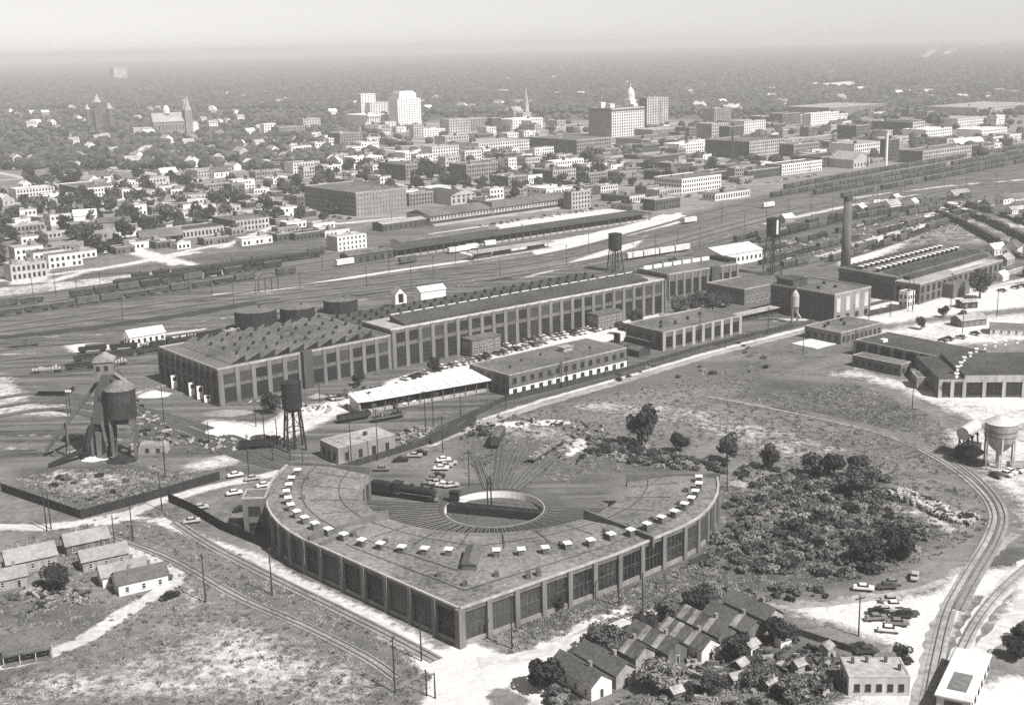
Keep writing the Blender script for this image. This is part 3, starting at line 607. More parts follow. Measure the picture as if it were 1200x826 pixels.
# turntable pit, bridge and radiating tracks
def build_turntable():
    t = thing('turntable', 'locomotive turntable bridge lying across its round pit', 'turntable', (RC.x, RC.y, 0)); r = 14.6; n = 56
    b = MB(); ap = MB()
    for k in range(n):
        a, c = 2*math.pi*k/n, 2*math.pi*(k+1)/n; P = lambda an, rr, z: (rr*math.cos(an), rr*math.sin(an), z)
        b.quad(P(a,r,.2), P(c,r,.2), P(c,r,-1.9), P(a,r,-1.9)); b.quad(P(a,r,.2), P(a,r+.3,.2), P(c,r+.3,.2), P(c,r,.2), 1)
        ap.quad(P(a,r+.25,.12), P(a,r+6.5,.07), P(c,r+6.5,.07), P(c,r+.25,.12))
    part('pit_wall', b, ['whitewash', 'concrete'], t); part('apron', ap, 'ballast', t)
    part('pit_floor', MB().cyl(0,0,r,-2.0,-1.85,40), 'ballast', t)
    ang = math.atan2(at(637,608).y-at(522,597).y, at(637,608).x-at(522,597).x)
    br = part('bridge', MB().box(-r+.1,r-.1,-1.3,1.3,.0,.32).box(-r+.3,r-.3,-1.7,-1.32,-1.9,.55).box(-r+.3,r-.3,1.32,1.7,-1.9,.55), 'soot', t, (0,0,0), ang)
    for s in (-1.62, 1.62):
        hb = MB()
        for k in range(12): x = -r+1+k*(2*r-2)/11; hb.box(x-.05,x+.05,s-.05,s+.05,0.5,1.5)
        hb.box(-r+1,r-1,s-.04,s+.04,1.45,1.55); part('handrail', hb, 'steel', br)
    part('operator_cab', MB().box(-r-.2,-r+2.4,1.8,3.6,.2,3.2).box(-r-.5,-r+2.7,1.6,3.8,3.2,3.45), 'soot', br)
    part('gantry', MB().bar((-1.5,-1.6,.3),(-1.5,-1.6,9.5),.35).bar((-1.5,1.6,.3),(-1.5,1.6,9.5),.35).bar((-1.5,-1.9,9.5),(-1.5,1.9,9.5),.35).bar((-1.5,-1.6,9.4),(-1.5,0,7.6),.2).bar((-1.5,1.6,9.4),(-1.5,0,7.6),.2), 'steel', br)
build_turntable()
for a in np.linspace(168, 354, 27):
    track('rad', 'short stall track from the turntable pit to a roundhouse door', [pol(R(a), 16.4), pol(R(a), 28), pol(R(a), 42)], True, step=5, ground=True, bw=2.4)
for px in ((588,517),(612,520),(640,525),(655,532),(560,540)):
    q = at(*px); a = (q-RC).normalized(); track('fan', 'lead track fanning out from the turntable to the weedy bank', [RC+a*16.4, q], False, 'ballast', 5, ground=True, bw=1.7)

# ------------------------------------------------------------------ brick shops with bays of tall windows
def bays(root, face, L, W, n, z_up, h_up, z_lo, h_lo, h, frac=.72, pil='brick_mid', wn=(4, 3, 4, 6), s0=0.0, s1=None, low=True, pd=.8):
    ln = L if face in ('front', 'back') else W; s1 = ln if s1 is None else s1; st = (s1-s0)/n
    pm = box_mesh('pilaster', st*(1-frac)*.85, pd, h, pil)
    um = window_mesh(st*frac, h_up, wn[0], wn[1], 'glass_dusty', 'frame_dark') if h_up else None
    lm = window_mesh(st*frac, h_lo, wn[2], wn[3], 'glass', 'frame_dark') if low else None
    for k in range(n+1): put(root, 'pilaster', pm, face, s0+st*k, 0, L, W)
    for k in range(n):
        if um: put(root, 'window', um, face, s0+st*(k+.5), z_up, L, W)
        if lm: put(root, 'window', lm, face, s0+st*(k+.5), z_lo, L, W)
SP = at(258, 476)                                           # front corner of the sawtooth shop
def sawtooth_shop():
    L, W, h = 80.0, 52.0, 14.2
    t = thing('machine_shop', 'brick machine shop under a sawtooth roof next to the dark water tank', 'factory', SP, R(39.5))
    part('wall', MB().box(0,L,0,W,0,h), 'brick', t); flat_roof(t, L, W, h, 'roof_grey', .7, 'concrete')
    bays(t, 'front', L, W, 5, 8.6, 3.6, 1.2, 5.6, h+.2, .7, s0=1.2, s1=36); bays(t, 'front', L, W, 6, 8.6, 3.6, 1.2, 5.6, h+.2, .7, s0=41, s1=L-1)
    part('stair_tower', MB().box(36.4,40.6,-2.4,.4,0,h+1.2), 'brick_dark', t)
    bays(t, 'left', L, W, 10, 8.6, 3.6, 1.2, 5.6, h+.2, .62, 'brick')
    n = 10; tw = 6.6; th = 3.0
    for k in range(n):
        x = 8+k*tw
        b = MB(); b.quad((x,4,h+.3),(x+tw-.4,4,h+th),(x+tw-.4,W-3,h+th),(x,W-3,h+.3),0); b.quad((x+tw-.4,4,h+.1),(x+tw-.4,4.01,h+th),(x+tw-.4,W-3,h+th),(x+tw-.4,W-3,h+.1),1)
        b.tri((x,4,h+.1),(x+tw-.4,4,h+.1),(x+tw-.4,4,h+th),1); b.tri((x,W-3,h+.1),(x+tw-.4,W-3,h+th),(x+tw-.4,W-3,h+.1),1)
        s = part('roof_tooth', b, ['roof_grey', 'glass'], t)
        vm = box_mesh('ventilator', .9, .9, 1.3, 'steel')
        for q in range(4): link('ventilator', vm, s, (x+tw-1.2, 9+q*11+(k % 2)*3, h+th-.5))
    for s, hh in ((15, 5.5), (31, 5.5), (38, 5.5), (44, 3)):
        d = put(t, 'door_leaf', MB().box(-1.4,1.4,-.25,-.13,0,hh,0).quad((-.7,-.26,hh*.55),(.7,-.26,hh*.55),(.7,-.26,hh*.85),(-.7,-.26,hh*.85),1).mesh('door_leaf', ['whitewash', 'glass']), 'left', s, .2, L, W); d.rotation_euler.z = R(-25); d.location.x -= 1.0
    claim(SP, R(39.5), L, W)
sawtooth_shop()
LP = offs(SP, R(39.5), 80.3, -.2)
def long_shop():
    L, W, h, an = 162.0, 23.0, 16.6, R(38.1); W2, h2 = 42.0, 11.5
    t = thing('erecting_shop', 'very long brick erecting shop with two rows of tall windows', 'factory', LP, an)
    part('wall', MB().box(0,L,0,W,0,h), 'brick', t); part('rear_wall', MB().box(.3,L-.3,W+.01,W+W2,0,h2), 'brick_dark', t)
    part('parapet', MB().box(-.06,L+.06,-.1,.5,h-.02,h+.75).box(-.06,.4,.5,W,h-.02,h+.7).box(L-.4,L+.06,.5,W,h-.02,h+.7), 'concrete_pale', t)
    part('roof', MB().box(.3,L-.3,.4,W+.1,h-.1,h+.15), 'roof_pale', t)
    mb = MB(); mb.box(10,L-9,4.4,14,h+.1,h+1.1,1); b = MB()
    mo = part('roof_monitor', MB().prism([(0,0)]*0 or [(9,3.4),(L-8,3.4),(L-8,14.6),(9,14.6)], h+.1, [h+1.0,h+1.0,h+3.1,h+3.1]), 'roof_tar', t)
    for k in range(24):
        x = 12+k*(L-22)/23; link('skylight', box_mesh('skylight', 4.6, .5, 1.4, 'whitewash'), mo, (x, 15.1, h+1.9))
    part('rear_roof', MB().quad((.2,W+.1,h2+1.6),(L-.2,W+.1,h2+1.6),(L-.2,W+W2+.4,h2+.1),(.2,W+W2+.4,h2+.1)), 'roof_tar', t)
    vm = box_mesh('ventilator', 1.0, 1.0, 1.6, 'soot')
    for k in range(26):
        for q in range(4): link('ventilator', vm, t, (5+k*6.1+(q % 2)*3, W+6+q*9.5, h2+.2+1.4*(1-(6+q*9.5)/W2)))
    bays(t, 'front', L, W, 24, 11.2, 4.0, .8, 8.4, h+.3, .68, s0=1.2, s1=L-1.2, wn=(4, 3, 3, 5))
    bays(t, 'right', L, W, 3, 11.2, 4.0, .8, 8.4, h+.2, .65)
    for x0 in (36.0, 110.0):
        a = part('lean_to', MB().box(x0,x0+16,-8,-.45,0,7.6), 'brick', t); part('lean_to_roof', MB().box(x0-.2,x0+16.2,-8.2,-.5,7.6,8.0), 'roof_grey', a)
        wm = window_mesh(2.6, 1.8, 3, 2, 'glass', 'frame_pale')
        for k in range(4): link('window', wm, a, (x0+2.2+k*3.9, -8.0, 4.6)); link('window', wm, a, (x0+2.2+k*3.9, -8.0, 1.4))
        for k in range(2): link('window', wm, a, (x0, -2.4-k*3.2, 4.6), -math.pi/2)
    claim(offs(LP, an, 0, -4), an, L, W+W2+4)
    # small white gabled roof house and light sheds behind it on the rear roof edge
    return t
long_shop()
LAN = R(38.1)
def brick_block(name, label, cat, P, ang, L, W, h, wall='brick', roof='roof_grey', par=.6, parm='concrete', rows=((1.2, 2.0),), ncol=8, ww=1.6, left=True, lrows=None, lcol=None, pane='glass', frame='frame_dark', nxny=(2, 2), group=None, right=False):
    t = thing(name, label, cat, P, ang, group)
    part('wall', MB().box(0,L,0,W,-.1,h), wall, t); flat_roof(t, L, W, h, roof, par, parm)
    for z, hh in rows: win_row(t, 'front', L, W, z, ncol, ww, hh, *nxny, pane, frame, .6)
    if left:
        for z, hh in (lrows or rows): win_row(t, 'left', L, W, z, lcol or max(1, int(ncol*W/L)), ww, hh, *nxny, pane, frame, .6)
    if right:
        for z, hh in rows: win_row(t, 'right', L, W, z, lcol or max(1, int(ncol*W/L)), ww, hh, *nxny, pane, frame, .6)
    claim(P, ang, L, W); return t
P = at(783, 350)
t = thing('shop_wing', 'brick shop wing with arched clerestory beyond the long erecting shop', 'factory', P, R(34)); L, W, h = 50, 24, 12.5
part('wall', MB().box(0,L,0,W,0,h), 'brick', t); flat_roof(t, L, W, h, 'roof_grey', .7)
bays(t, 'front', L, W, 9, 0, 0, 1.4, 7.6, h+.2, .66, wn=(0, 0, 3, 4)); bays(t, 'left', L, W, 4, 0, 0, 1.4, 7.6, h+.2, .6, wn=(0, 0, 3, 4))
part('stair_tower', MB().box(30,36,-1.5,.5,0,h+1.0), 'brick_dark', t); part('rear_wall', MB().box(L-.5,L+5,6,W-2,0,h+2.2), 'soot', t)
for k in range(7): link('clerestory', box_mesh('clerestory', 5.6, 1.0, 2.0, 'whitewash'), t, (3.5+k*7, W-3, h))
claim(P, R(34), L, W)
OP = at(597, 465)
t = brick_block('office', 'two storey brick storehouse with whitewashed ground floor and small rooftop hatch', 'building', OP, R(39.2), 63.5, 25, 8.4, 'brick', 'roof_grey', .3, 'concrete', ((5.0, 2.0),), 14, 2.0, True, ((5.0, 2.0), (1.2, 2.0)), 5)
part('lower_wall', MB().box(-.03,63.53,-.05,.02,0,3.1), 'whitewash', t)
for k in range(14):
    if k in (1, 4, 7, 9, 12): link('door', window_mesh(1.9, 2.7, 2, 1, 'wood_dark', 'frame_dark', False), t, (.6+62.3*(k+.5)/14, -.05, .1))
    else: link('window', window_mesh(2.0, 1.6, 2, 2, 'glass', 'frame_dark'), t, (.6+62.3*(k+.5)/14, -.05, 1.1))
part('roof_hatch', MB().box(40,45,13,16.5,8.5,10.2).box(39.6,45.4,12.6,16.9,10.2,10.45), 'roof_pale', t)
for x, y in ((8, 9), (18, 14), (30, 16), (52, 10)): link('roof_vent', box_mesh('roof_vent', .8, .8, 1.0, 'steel'), t, (x, y, 8.4))
# white-roofed open shed
P = at(437, 483)
t = thing('storage_shed', 'open storage shed with bright white sloping roof beside the brick storehouse', 'shed', P, R(30))
rb = MB(); rb.prism([(-6,0),(0,-1),(56,-1),(56,11.5),(40,13),(-6,9)], 4.6, [4.9,4.6,5.0,6.8,6.8,6.2]); part('roof', rb, 'roof_white', t)
for k in range(13): part('roof_seam', MB().bar((-4+k*4.6,-.9 if k else .2,4.72+k*.032),(-4+k*4.6,11 if k > 1 else 9,6.55 if k > 2 else 6.35),.12), 'concrete', t)
part('floor', MB().box(-4.5,54,.3,10,0,.9), 'concrete', t); part('back_wall', MB().box(-5,55,9.5,9.8,.1,5.2), 'wood_dark', t); part('end_wall', MB().box(-5,-4.7,.5,9.4,.1,4.7), 'concrete_pale', t)
pm = box_mesh('post', .3, .3, 4.2, 'wood')
for k in range(12): link('post', pm, t, (.3+k*4.9, 0, .5))
for k in range(16): part('stacked_goods', MB().box(0,2.2,0,2.5,.9,.9+rnd.uniform(.8, 2)), rnd.choice(['wood', 'junk', 'soot', 'wood_pale']), t, (1+k*3.3, 2+rnd.random()*3, 0))
claim(P, R(30), 56, 12)
P = at(778, 411)
t = brick_block('wheel_shop', 'low brick shop with broad bay windows and a row of small roof vents', 'building', P, R(37.5), 49, 25, 8.0, 'brick', 'roof_grey', .5, 'concrete', (), 1, 1)
bays(t, 'front', 49, 25, 8, 0, 0, 1.4, 4.6, 8.1, .66, 'concrete', wn=(0, 0, 3, 3), pd=.6); win_row(t, 'left', 49, 25, 1.4, 4, 3.2, 4.4, 3, 3)
for x, y in ((6, 8), (12, 14), (16, 9), (27, 12), (38, 15)): link('roof_vent', box_mesh('roof_vent', 1.0, 1.0, 1.6, 'steel'), t, (x, y, 8.0))
for px, l, m_ in (((762,416), 14, 'tin_dark'), ((775,405), 15, 'tin_dark')):
    P = at(*px); t = thing('tool_shed', 'dark tin shed with sloping roof beside the low brick shop' if l == 15 else 'long dark tin lean-to shed next to the storehouse end', 'shed', P, R(128)); 
    part('wall', MB().box(0,l,0,7,0,3), 'wood_dark', t); gable_roof(t, l, 7, 3, 1.2, 'x', m_, 'wood_dark')
P = at(722, 403); t = thing('delivery_truck', 'white box truck with dark cab standing in the parking lot', 'truck', at(727,402), R(39))
part('box', MB().box(0,8,0,3,.8,4.6), 'box_white', t); part('cab', MB().box(-1.2,-.02,0,3,.6,4.2), 'soot', t); part('axle', MB().box(1,7,.3,2.7,.0,.8), 'tyre', t)
# power house and chimney
P = at(977, 379)
t = brick_block('power_house', 'tall brick power house with whitewashed window bays below the chimney', 'building', P, R(38), 28, 39, 13.4, 'brick_pale', 'roof_grey', .8, 'concrete', (), 1, 1)
for k in range(4):
    x = 3.2+k*7.1; link('window', window_mesh(2.8, 6.5, 2, 4, 'concrete_pale', 'frame_pale'), t, (x, 0, 5.2)); link('window', window_mesh(2.8, 2.2, 3, 2, 'glass', 'frame_dark'), t, (x, 0, 1.2))
part('side_wall', MB().box(-.08,.02,.3,38.6,0,13.2), 'brick_dark', t)  # shade of the left wall put into a darker brick colour
for k in range(6): put(t, 'window', window_mesh(3.6, 7.0, 3, 5, 'glass_dusty', 'frame_dark'), 'left', 4+k*6.2, 2.6, 28, 39).location.x -= .08
part('penthouse', MB().box(1,12,26,36,13.3,17), 'brick_dark', t); part('penthouse_roof', MB().box(.7,12.3,25.7,36.3,17,17.3), 'roof_tar', t)
for x, y in ((16, 12), (20, 22), (8, 16)): link('roof_vent', box_mesh('roof_vent', 1.2, 1.2, 1.4, 'soot'), t, (x, y, 13.3))
P = at(990, 334); t = thing('chimney', 'tall round brick chimney rising behind the power house', 'chimney', P)
part('shaft', MB().cyl(0,0,2.9,0,46,20,2.2), 'brick', t, smooth=True); part('rim', MB().cyl(0,0,2.35,46,48.6,20,2.5).cyl(0,0,1.7,48.6,48.7,20), 'brick_dark', t); part('base', MB().cyl(0,0,3.6,0,4,8), 'brick', t)
P = at(968, 376); t = thing('ash_hopper', 'small pale conical hopper tank on legs in front of the power house', 'hopper', at(931, 378))
part('drum', MB().lathe([(.2,5.5),(2,8),(2,13),(1.4,14.5),(.3,16)], n=14), 'concrete', t); part('cap', MB().cyl(0,0,.5,16,18,8), 'steel_mid', t)
for a in range(4): part('leg', MB().bar((1.9*math.cos(a*1.57+.78),1.9*math.sin(a*1.57+.78),0),(1.7*math.cos(a*1.57+.78),1.7*math.sin(a*1.57+.78),8.2),.35), 'concrete', t)
part('chute', MB().bar((.3,-.5,5.8),(2.2,-2.2,2.5),.9), 'concrete', t)
P = at(872, 358); brick_block('store_building', 'small two-tone brick building with pale lower windows behind the trees', 'building', P, R(38), 27, 26, 8.0, 'brick', 'roof_grey', .5, 'concrete', ((1.4, 3.0),), 7, 2.0, frame='frame_pale')
P = at(870, 378); t = thing('platform_shed', 'long low flat-roofed platform beside the small brick building', 'shed', at(868, 378), R(38)); part('roof', MB().box(0,36,0,6,3.0,3.4), 'roof_pale', t)
for k in range(7): part('post', MB().box(.5+k*5.7,.8+k*5.7,.3,.6,0,3.0), 'wood_dark', t)
part('deck', MB().box(.5,35.5,.8,5.5,0,1.1), 'wood_dark', t)
# right-hand car shop with two rows of roof ventilators
P = at(1077, 357); A2 = R(44); t = thing('car_shop', 'wide dark-roofed car shop with two rows of pale roof ventilators', 'factory', P, A2); L, W, h = 92, 14, 10
part('wall', MB().box(0,L,0,W,0,h), 'brick', t); flat_roof(t, L, W, h, 'roof_pale', .6); win_row(t, 'front', L, W, 1.2, 16, 3.0, 3.0, 3, 2); win_row(t, 'front', L, W, 5.6, 16, 3.0, 3.2, 3, 2); win_row(t, 'left', L, W, 5.2, 3, 2.4, 3.2, 3, 2); win_row(t, 'left', L, W, 1.2, 3, 2.4, 2.8, 3, 2)
part('main_hall', MB().box(1,L+8,W+.02,W+33,0,11.5), 'brick_dark', t); part('main_roof', MB().prism([(.6,W-.3),(L+8.4,W-.3),(L+8.4,W+33.4),(.6,W+33.4)], 11.5, [12.3,12.3,13.6,13.6]), 'roof_grey', t)
for k in range(5): put(t, 'window', window_mesh(3.6, 6.0, 3, 4, 'glass_dusty', 'frame_dark'), 'left', 0, 2.4, 1, 1).location = (1, W+5+k*5.6, 2.4)
part('clerestory', MB().box(8,L+4,10.5,13.5,10.1,11.9), 'roof_tar', t); link('roof_skylight', box_mesh('roof_skylight', 38, 3, .3, 'concrete_pale'), t, (62, 6.5, 10.1))
vb = MB(); vb.box(-.7,.7,-.7,.7,-.4,1.5,0); vb.box(-1.3,1.3,-1.3,1.3,1.5,1.9,1); vm = vb.mesh('ventilator', ['soot', 'whitewash'])
for k in range(17):
    for y in (11, 21): link('ventilator', vm, t, (6+k*5.3, W+y+2, 13.2))
for k in range(17):
    x = 4+k*5.5; part('roof_ridge', MB().xz([(x,12.2),(x+4.6,12.2),(x+3.6,13.9)], W+1, W+10), 'roof_tar', t); part('roof_ridge', MB().xz([(x,12.9),(x+4.6,12.9),(x+3.6,14.6)], W+25.5, W+32), 'roof_tar', t)
part('annex', MB().box(24,42,-6,-.02,0,7), 'brick', t); part('annex_roof', MB().box(23.8,42.2,-6.2,-.02,7,7.3), 'roof_grey', t)
claim(P, A2, L, W+35)
t = thing('gatehouse', 'small white two-storey office against the car shop corner', 'building', at(1063, 362), R(38)); part('wall', MB().box(0,6,0,5,0,8.2), 'whitewash', t); flat_roof(t, 6, 5, 8.2, 'roof_grey', .4, 'whitewash')
for z in (1.4, 5): win_row(t, 'front', 6, 5, z, 3, 1.0, 1.6, 1, 2); win_row(t, 'left', 6, 5, z, 2, 1.0, 1.6, 1, 2)
P = at(1030, 372); t = thing('board_fence', 'dark board fence beside the power house yard', 'fence', at(1018, 371), R(34))
for k in range(12): part('panel', MB().box(k*2.5,k*2.5+2.42,0,.12,0,3), 'wood_dark', t)
# low buildings right of the field road
P = at(998, 403); t = brick_block('car_repair_office', 'low brick shed with pale roof strip and concrete yard in front', 'building', at(985, 404), R(38), 30, 20, 5.2, 'brick', 'roof_grey', .3, 'concrete', ((1.2, 2.2),), 9, 1.8, lcol=5)
part('slab', MB().box(-14,-.5,2,16,-.02,.25), 'platform', t)
for x, y in ((4, 12), (9, 14), (14, 9), (20, 15)): link('roof_vent', box_mesh('roof_vent', .9, .9, 1.6, 'soot'), t, (x, y, 5.2))
P = at(1105, 440); t = thing('pipe_shop', 'dark-roofed brick shop with open bays behind the smaller roundhouse', 'building', at(1122, 442), R(37)); L, W, h = 22, 50, 6.4
part('wall', MB().box(0,L,0,W,0,h), 'brick', t); flat_roof(t, L, W, h, 'roof_tar', .4, 'concrete'); bays(t, 'left', L, W, 8, 0, 0, .8, 4.6, h, .7, 'brick_pale', wn=(0, 0, 3, 3), pd=.6); win_row(t, 'front', L, W, 1.0, 4, 3, 3.4, 3, 2)
link('roof_box', box_mesh('roof_box', 3, 2, 1.4, 'whitewash'), t, (6, 40, h)); claim(at(1122,442), R(37), L, W)
P = at(1053, 441); t = brick_block('crew_house', 'small flat-roofed brick crew house at the edge of the field', 'building', at(1055, 441), R(39), 7, 23, 4.6, 'brick', 'roof_grey', .25, 'concrete', ((1.4, 1.6),), 2, 1.4, lcol=7)
P = at(1093, 458); t = brick_block('lamp_store', 'tiny pale brick store beside the smaller roundhouse wall', 'building', at(1074, 456), R(-5), 13, 9, 4.6, 'brick_pale', 'roof_grey', .25, 'concrete', ((1.4, 1.5),), 2, 1.6, lcol=2)
def second_roundhouse():
    c = at(1222, 452); c = Vector((c.x+22, c.y+26, 0)); r1 = 66; p0 = at(1100, 466)
    t = thing('smaller_roundhouse', 'dark-roofed brick roundhouse end with pale vents curving along its roof', 'roundhouse', p0, R(-4))
    L, W, h = 60, 34, 7.2
    part('wall', MB().box(0,9,0,W,0,h).box(9.02,L,.02,W,0,h+1.2), 'brick', t)
    rf = MB(); rf.box(-.3,8.95,-.3,W+.3,h,h+.3); rf.box(9,L,-.3,W+.3,h+1.2,h+1.6); part('roof', rf, 'roof_tar', t)
    part('fascia', MB().box(9,L,-.35,-.02,h-1.2,h+1.5), 'concrete', t); part('low_fascia', MB().box(-.1,8.8,-.3,-.02,h-1.0,h+.2), 'concrete', t)
    for k in range(10): link('pilaster', box_mesh('pilaster', 1.3, .8, h, 'concrete'), t, (0.3+k*4.4 if k < 3 else 9.2+(k-2)*7.2, -.1, 0))
    for k in range(2): link('window', window_mesh(3, 4.6, 3, 3, 'glass', 'frame_dark'), t, (2.5+k*4.4, 0, 1.0))
    for k in range(7): link('window', window_mesh(5.6, 4.8, 4, 3, 'glass', 'frame_dark'), t, (12.8+k*7.2, 0, 1.0))
    vb = MB(); vb.box(-.5,.5,-.5,.5,-.3,1.3,0); vb.box(-.8,.8,-.8,.8,1.3,1.65,0); vm = vb.mesh('roof_vent', 'whitewash')
    for q in ((1121,440),(1122,432),(1126,427),(1130,421),(1137,416),(1144,411),(1154,407),(1166,404),(1178,402),(1192,400)):
        v = at(q[0], q[1], 9.5)-p0; a = R(4); link('roof_vent', vm, t, (v.x*math.cos(a)-v.y*math.sin(a), v.x*math.sin(a)+v.y*math.cos(a), 8.9))
    claim(p0, R(-4), L, W)
second_roundhouse()
# long building with stair-stepped end near the small water tank
P = at(413, 541); t = brick_block('oil_house', 'low pale-roofed brick oil house beside the roundhouse lead tracks', 'building', at(397, 545), R(37), 22, 12, 5.8, 'brick_pale', 'roof_pale', .2, 'concrete', ((1.2, 2.6),), 4, 1.4, lcol=3)
link('roof_vent', box_mesh('roof_vent', 1.2, 1, 1.4, 'steel'), t, (14, 6, 5.8))
P = at(288, 628); t = brick_block('switch_house', 'square brick tower house against the roundhouse curve', 'building', at(287, 628), R(2), 6.5, 7.5, 11.0, 'brick', 'roof_grey', .4, 'concrete', ((1.4, 2.6), (6.2, 2.6)), 1, 3.4, lcol=2)
part('porch', MB().box(-3.5,-.02,1,4,0,3), 'soot', t)
# ------------------------------------------------------------------ tanks, towers, coaling plant
def legs4(t, r0, r1, h, wd, m='steel', n=4, rings=(), brace=True):
    P = []
    for k in range(n):
        a = 2*math.pi*(k+.5)/n; p, q = (r0*math.cos(a), r0*math.sin(a), 0), (r1*math.cos(a), r1*math.sin(a), h); part('leg', MB().bar(p, q, wd), m, t); P.append((Vector(p), Vector(q)))
    b = MB()
    for f0, f1 in zip((0,)+rings, rings+(1.0,)):
        for k in range(n):
            (p, q), (p2, q2) = P[k], P[(k+1) % n]
            if f0 > 0: b.bar(p.lerp(q, f0), p2.lerp(q2, f0), wd*.5)
            if brace: b.bar(p.lerp(q, f0), p2.lerp(q2, f1), wd*.28); b.bar(p2.lerp(q2, f0), p.lerp(q, f1), wd*.28)
    part('bracing', b, m, t)
def water_tower(label, P, hleg, r, hh, cone, m='soot', stripe=False, n=4):
    t = thing('water_tower', label, 'water tower', P, R(20)); legs4(t, r*1.35, r*.9, hleg, .5, 'steel', n, (.5,) if hleg < 20 else (.33, .66))
    part('tank', MB().lathe([(.4,hleg-1.6),(r*.6,hleg-1.0),(r,hleg+.3),(r,hleg+hh)], n=20), m, t, smooth=False)
    part('tank_roof', MB().cyl(0,0,r+.2,hleg+hh,hleg+hh+cone,20,.2), m, t); part('riser', MB().cyl(0,0,.5,0,hleg-1,8), 'steel', t)
    if stripe: part('ladder_board', MB().box(-.6,.6,-r-.25,-r+.05,hleg+1,hleg+hh-.5), 'whitewash', t)
    return t
water_tower('dark water tower on steel legs between the machine shop and oil house', at(346, 526), 14.5, 3.4, 9.2, .6)
water_tower('dark water tower standing behind the long erecting shop', at(721, 318), 13.5, 4.0, 9.0, .8, 'soot')
water_tower('tallest dark water tower with a pale stripe on its tank', at(905, 322), 23.0, 4.0, 9.5, 1.0, 'soot', True)
for px, r, hh, lb in (((296,391), 10.2, 9.8, 'widest dark round oil tank behind the machine shop'), ((346,383), 8.6, 8.4, 'middle dark round oil tank behind the machine shop'), ((397,369), 8.8, 6.6, 'low dark round oil tank next to the erecting shop end')):
    p = at(*px); p.y += r; t = thing('oil_tank', lb, 'tank', p); part('shell', MB().cyl(0,0,r,0,hh,36), 'soot', t); part('lid', MB().cyl(0,0,r+.1,hh,hh+.8,36,.6), 'roof_grey', t); part('hatch', MB().cyl(2,1,.6,hh+.4,hh+1.5,8), 'steel', t)
    lb2 = MB()
    for s in (-.35,.35): lb2.bar((s,-r-.2,0),(s,-r-.2,hh+.8),.12)
    part('ladder', lb2, 'steel', t); claim((p.x-r, p.y-r), 0, 2*r, 2*r)
# coaling tower
CP = at(128, 533)
t = thing('coaling_tower', 'tall coaling tower with round bin, sloping hull and small headhouse on top', 'coaling tower', CP, R(10))
b = MB(); b.xz([(-4,12.5),(0,11.5),(7.5,11.5),(7.5,24),(5.6,29),(.6,29),(-2.2,23)], -3.6, 3.6); part('hull', b, 'brick_dark', t)
hd = part('headhouse', MB().box(-1.6,4.6,-3.2,3.2,26.6,33.2), 'brick_mid', t); part('headhouse_roof', MB().xz([(-2.0,33.2),(5.0,33.2),(5.0,33.5),(1.5,35.4),(-2.0,33.5)], -3.6, 3.6), 'shingle_pale', hd)
for x in (-.2, 2.4): link('window', window_mesh(1.2, 1.3, 2, 2), hd, (x, -3.2, 30.6))
link('window', window_mesh(1.2, 1.3, 2, 2), hd, (4.6, 0, 30.6), math.pi/2); part('corbel', MB().prism([(-1.4,-3),(2.8,-3),(2.8,3),(-1.4,3)], 25.2, 26.6), 'soot', hd)
part('bin', MB().cyl(6.0,-3.4,5.0,14.6,24.0,24), 'steel', t); part('bin_roof', MB().cyl(6.0,-3.4,5.3,24.0,27,24,1.2), 'roof_grey', t); part('bin_rim', MB().cyl(6.0,-3.4,5.15,23.0,23.6,24).cyl(6.0,-3.4,5.15,14.4,14.9,24), 'steel', t)
for x, y in ((2.4,-6),(9.6,-6),(9.6,0),(2.4,0),(-4.6,-3),(-4.6,3),(.5,3)): part('leg', MB().box(x-.5,x+.5,y-.5,y+.5,0,14.8 if x > 2 else 12.8), 'steel_mid', t)
part('bracing', MB().bar((3.4,-5,5.5),(11.3,-5,5.5),.4).bar((11.3,-5,5.5),(11.3,1.5,5.5),.4).bar((-4.6,-3,7),(3.4,-5,7),.4).bar((3.4,-5,1),(-4.6,-3,7),.3), 'steel_mid', t)
part('lower_hopper', MB().xz([(-6.5,1.5),(2.4,1.5),(3.2,8.6),(2.5,12),(-5.5,11.5),(-7.3,7)], -3, 2.5), 'soot', t); part('pier', MB().box(-3.2,-.2,-4.5,-2.2,0,9.4), 'brick', t); part('chute', MB().bar((-4,-3,12.6),(-6,-6.2,4.5),1.1).bar((-1,-3.2,13),(.5,-6.5,5),1.0), 'steel', t)
cv = part('conveyor', MB().bar((-.6,0,26.5),(-21,4,2.0),1.2), 'wood', t); part('conveyor_bent', MB().bar((-13,1.2,0),(-13,1.2,13.5),.4).bar((-14.5,2.8,0),(-13,2.4,13.5),.4).bar((-18,2,0),(-18,2.8,8),.35), 'wood', cv)
part('skip_track', MB().bar((5.0,-3.9,29.5),(10.5,-3.4,24.6),.8), 'brick_pale', t); 
for x in (-.8, .8, 2.2): link('window', window_mesh(.8, 1.2, 1, 2), t, (x, -3.6, 20.5))
link('window', window_mesh(.8, 1.2, 1, 2), t, (3.6, -3.6, 26)); part('lower_conveyor', MB().bar((-7,-2,3.5),(-18,-9,.6),1.3), 'soot', t)
claim((CP.x-10, CP.y-8), 0, 22, 16)
P = at(153, 537); t = brick_block('sand_house', 'low pale shed at the foot of the coaling tower', 'shed', at(152, 533), R(-4), 12.5, 4.5, 3.4, 'wood_pale', 'roof_pale', 0, 'concrete', ((1.1, 1.2),), 3, 1.2, lcol=1)
t = thing('yard_shed', 'dark hip-roofed low shed beside the pale yard road', 'shed', at(45, 464), R(-8)); part('wall', MB().box(0,11,0,9,0,2.4), 'soot', t); hip_roof(t, 11, 9, 2.4, 1.8, 'shingle', .8)
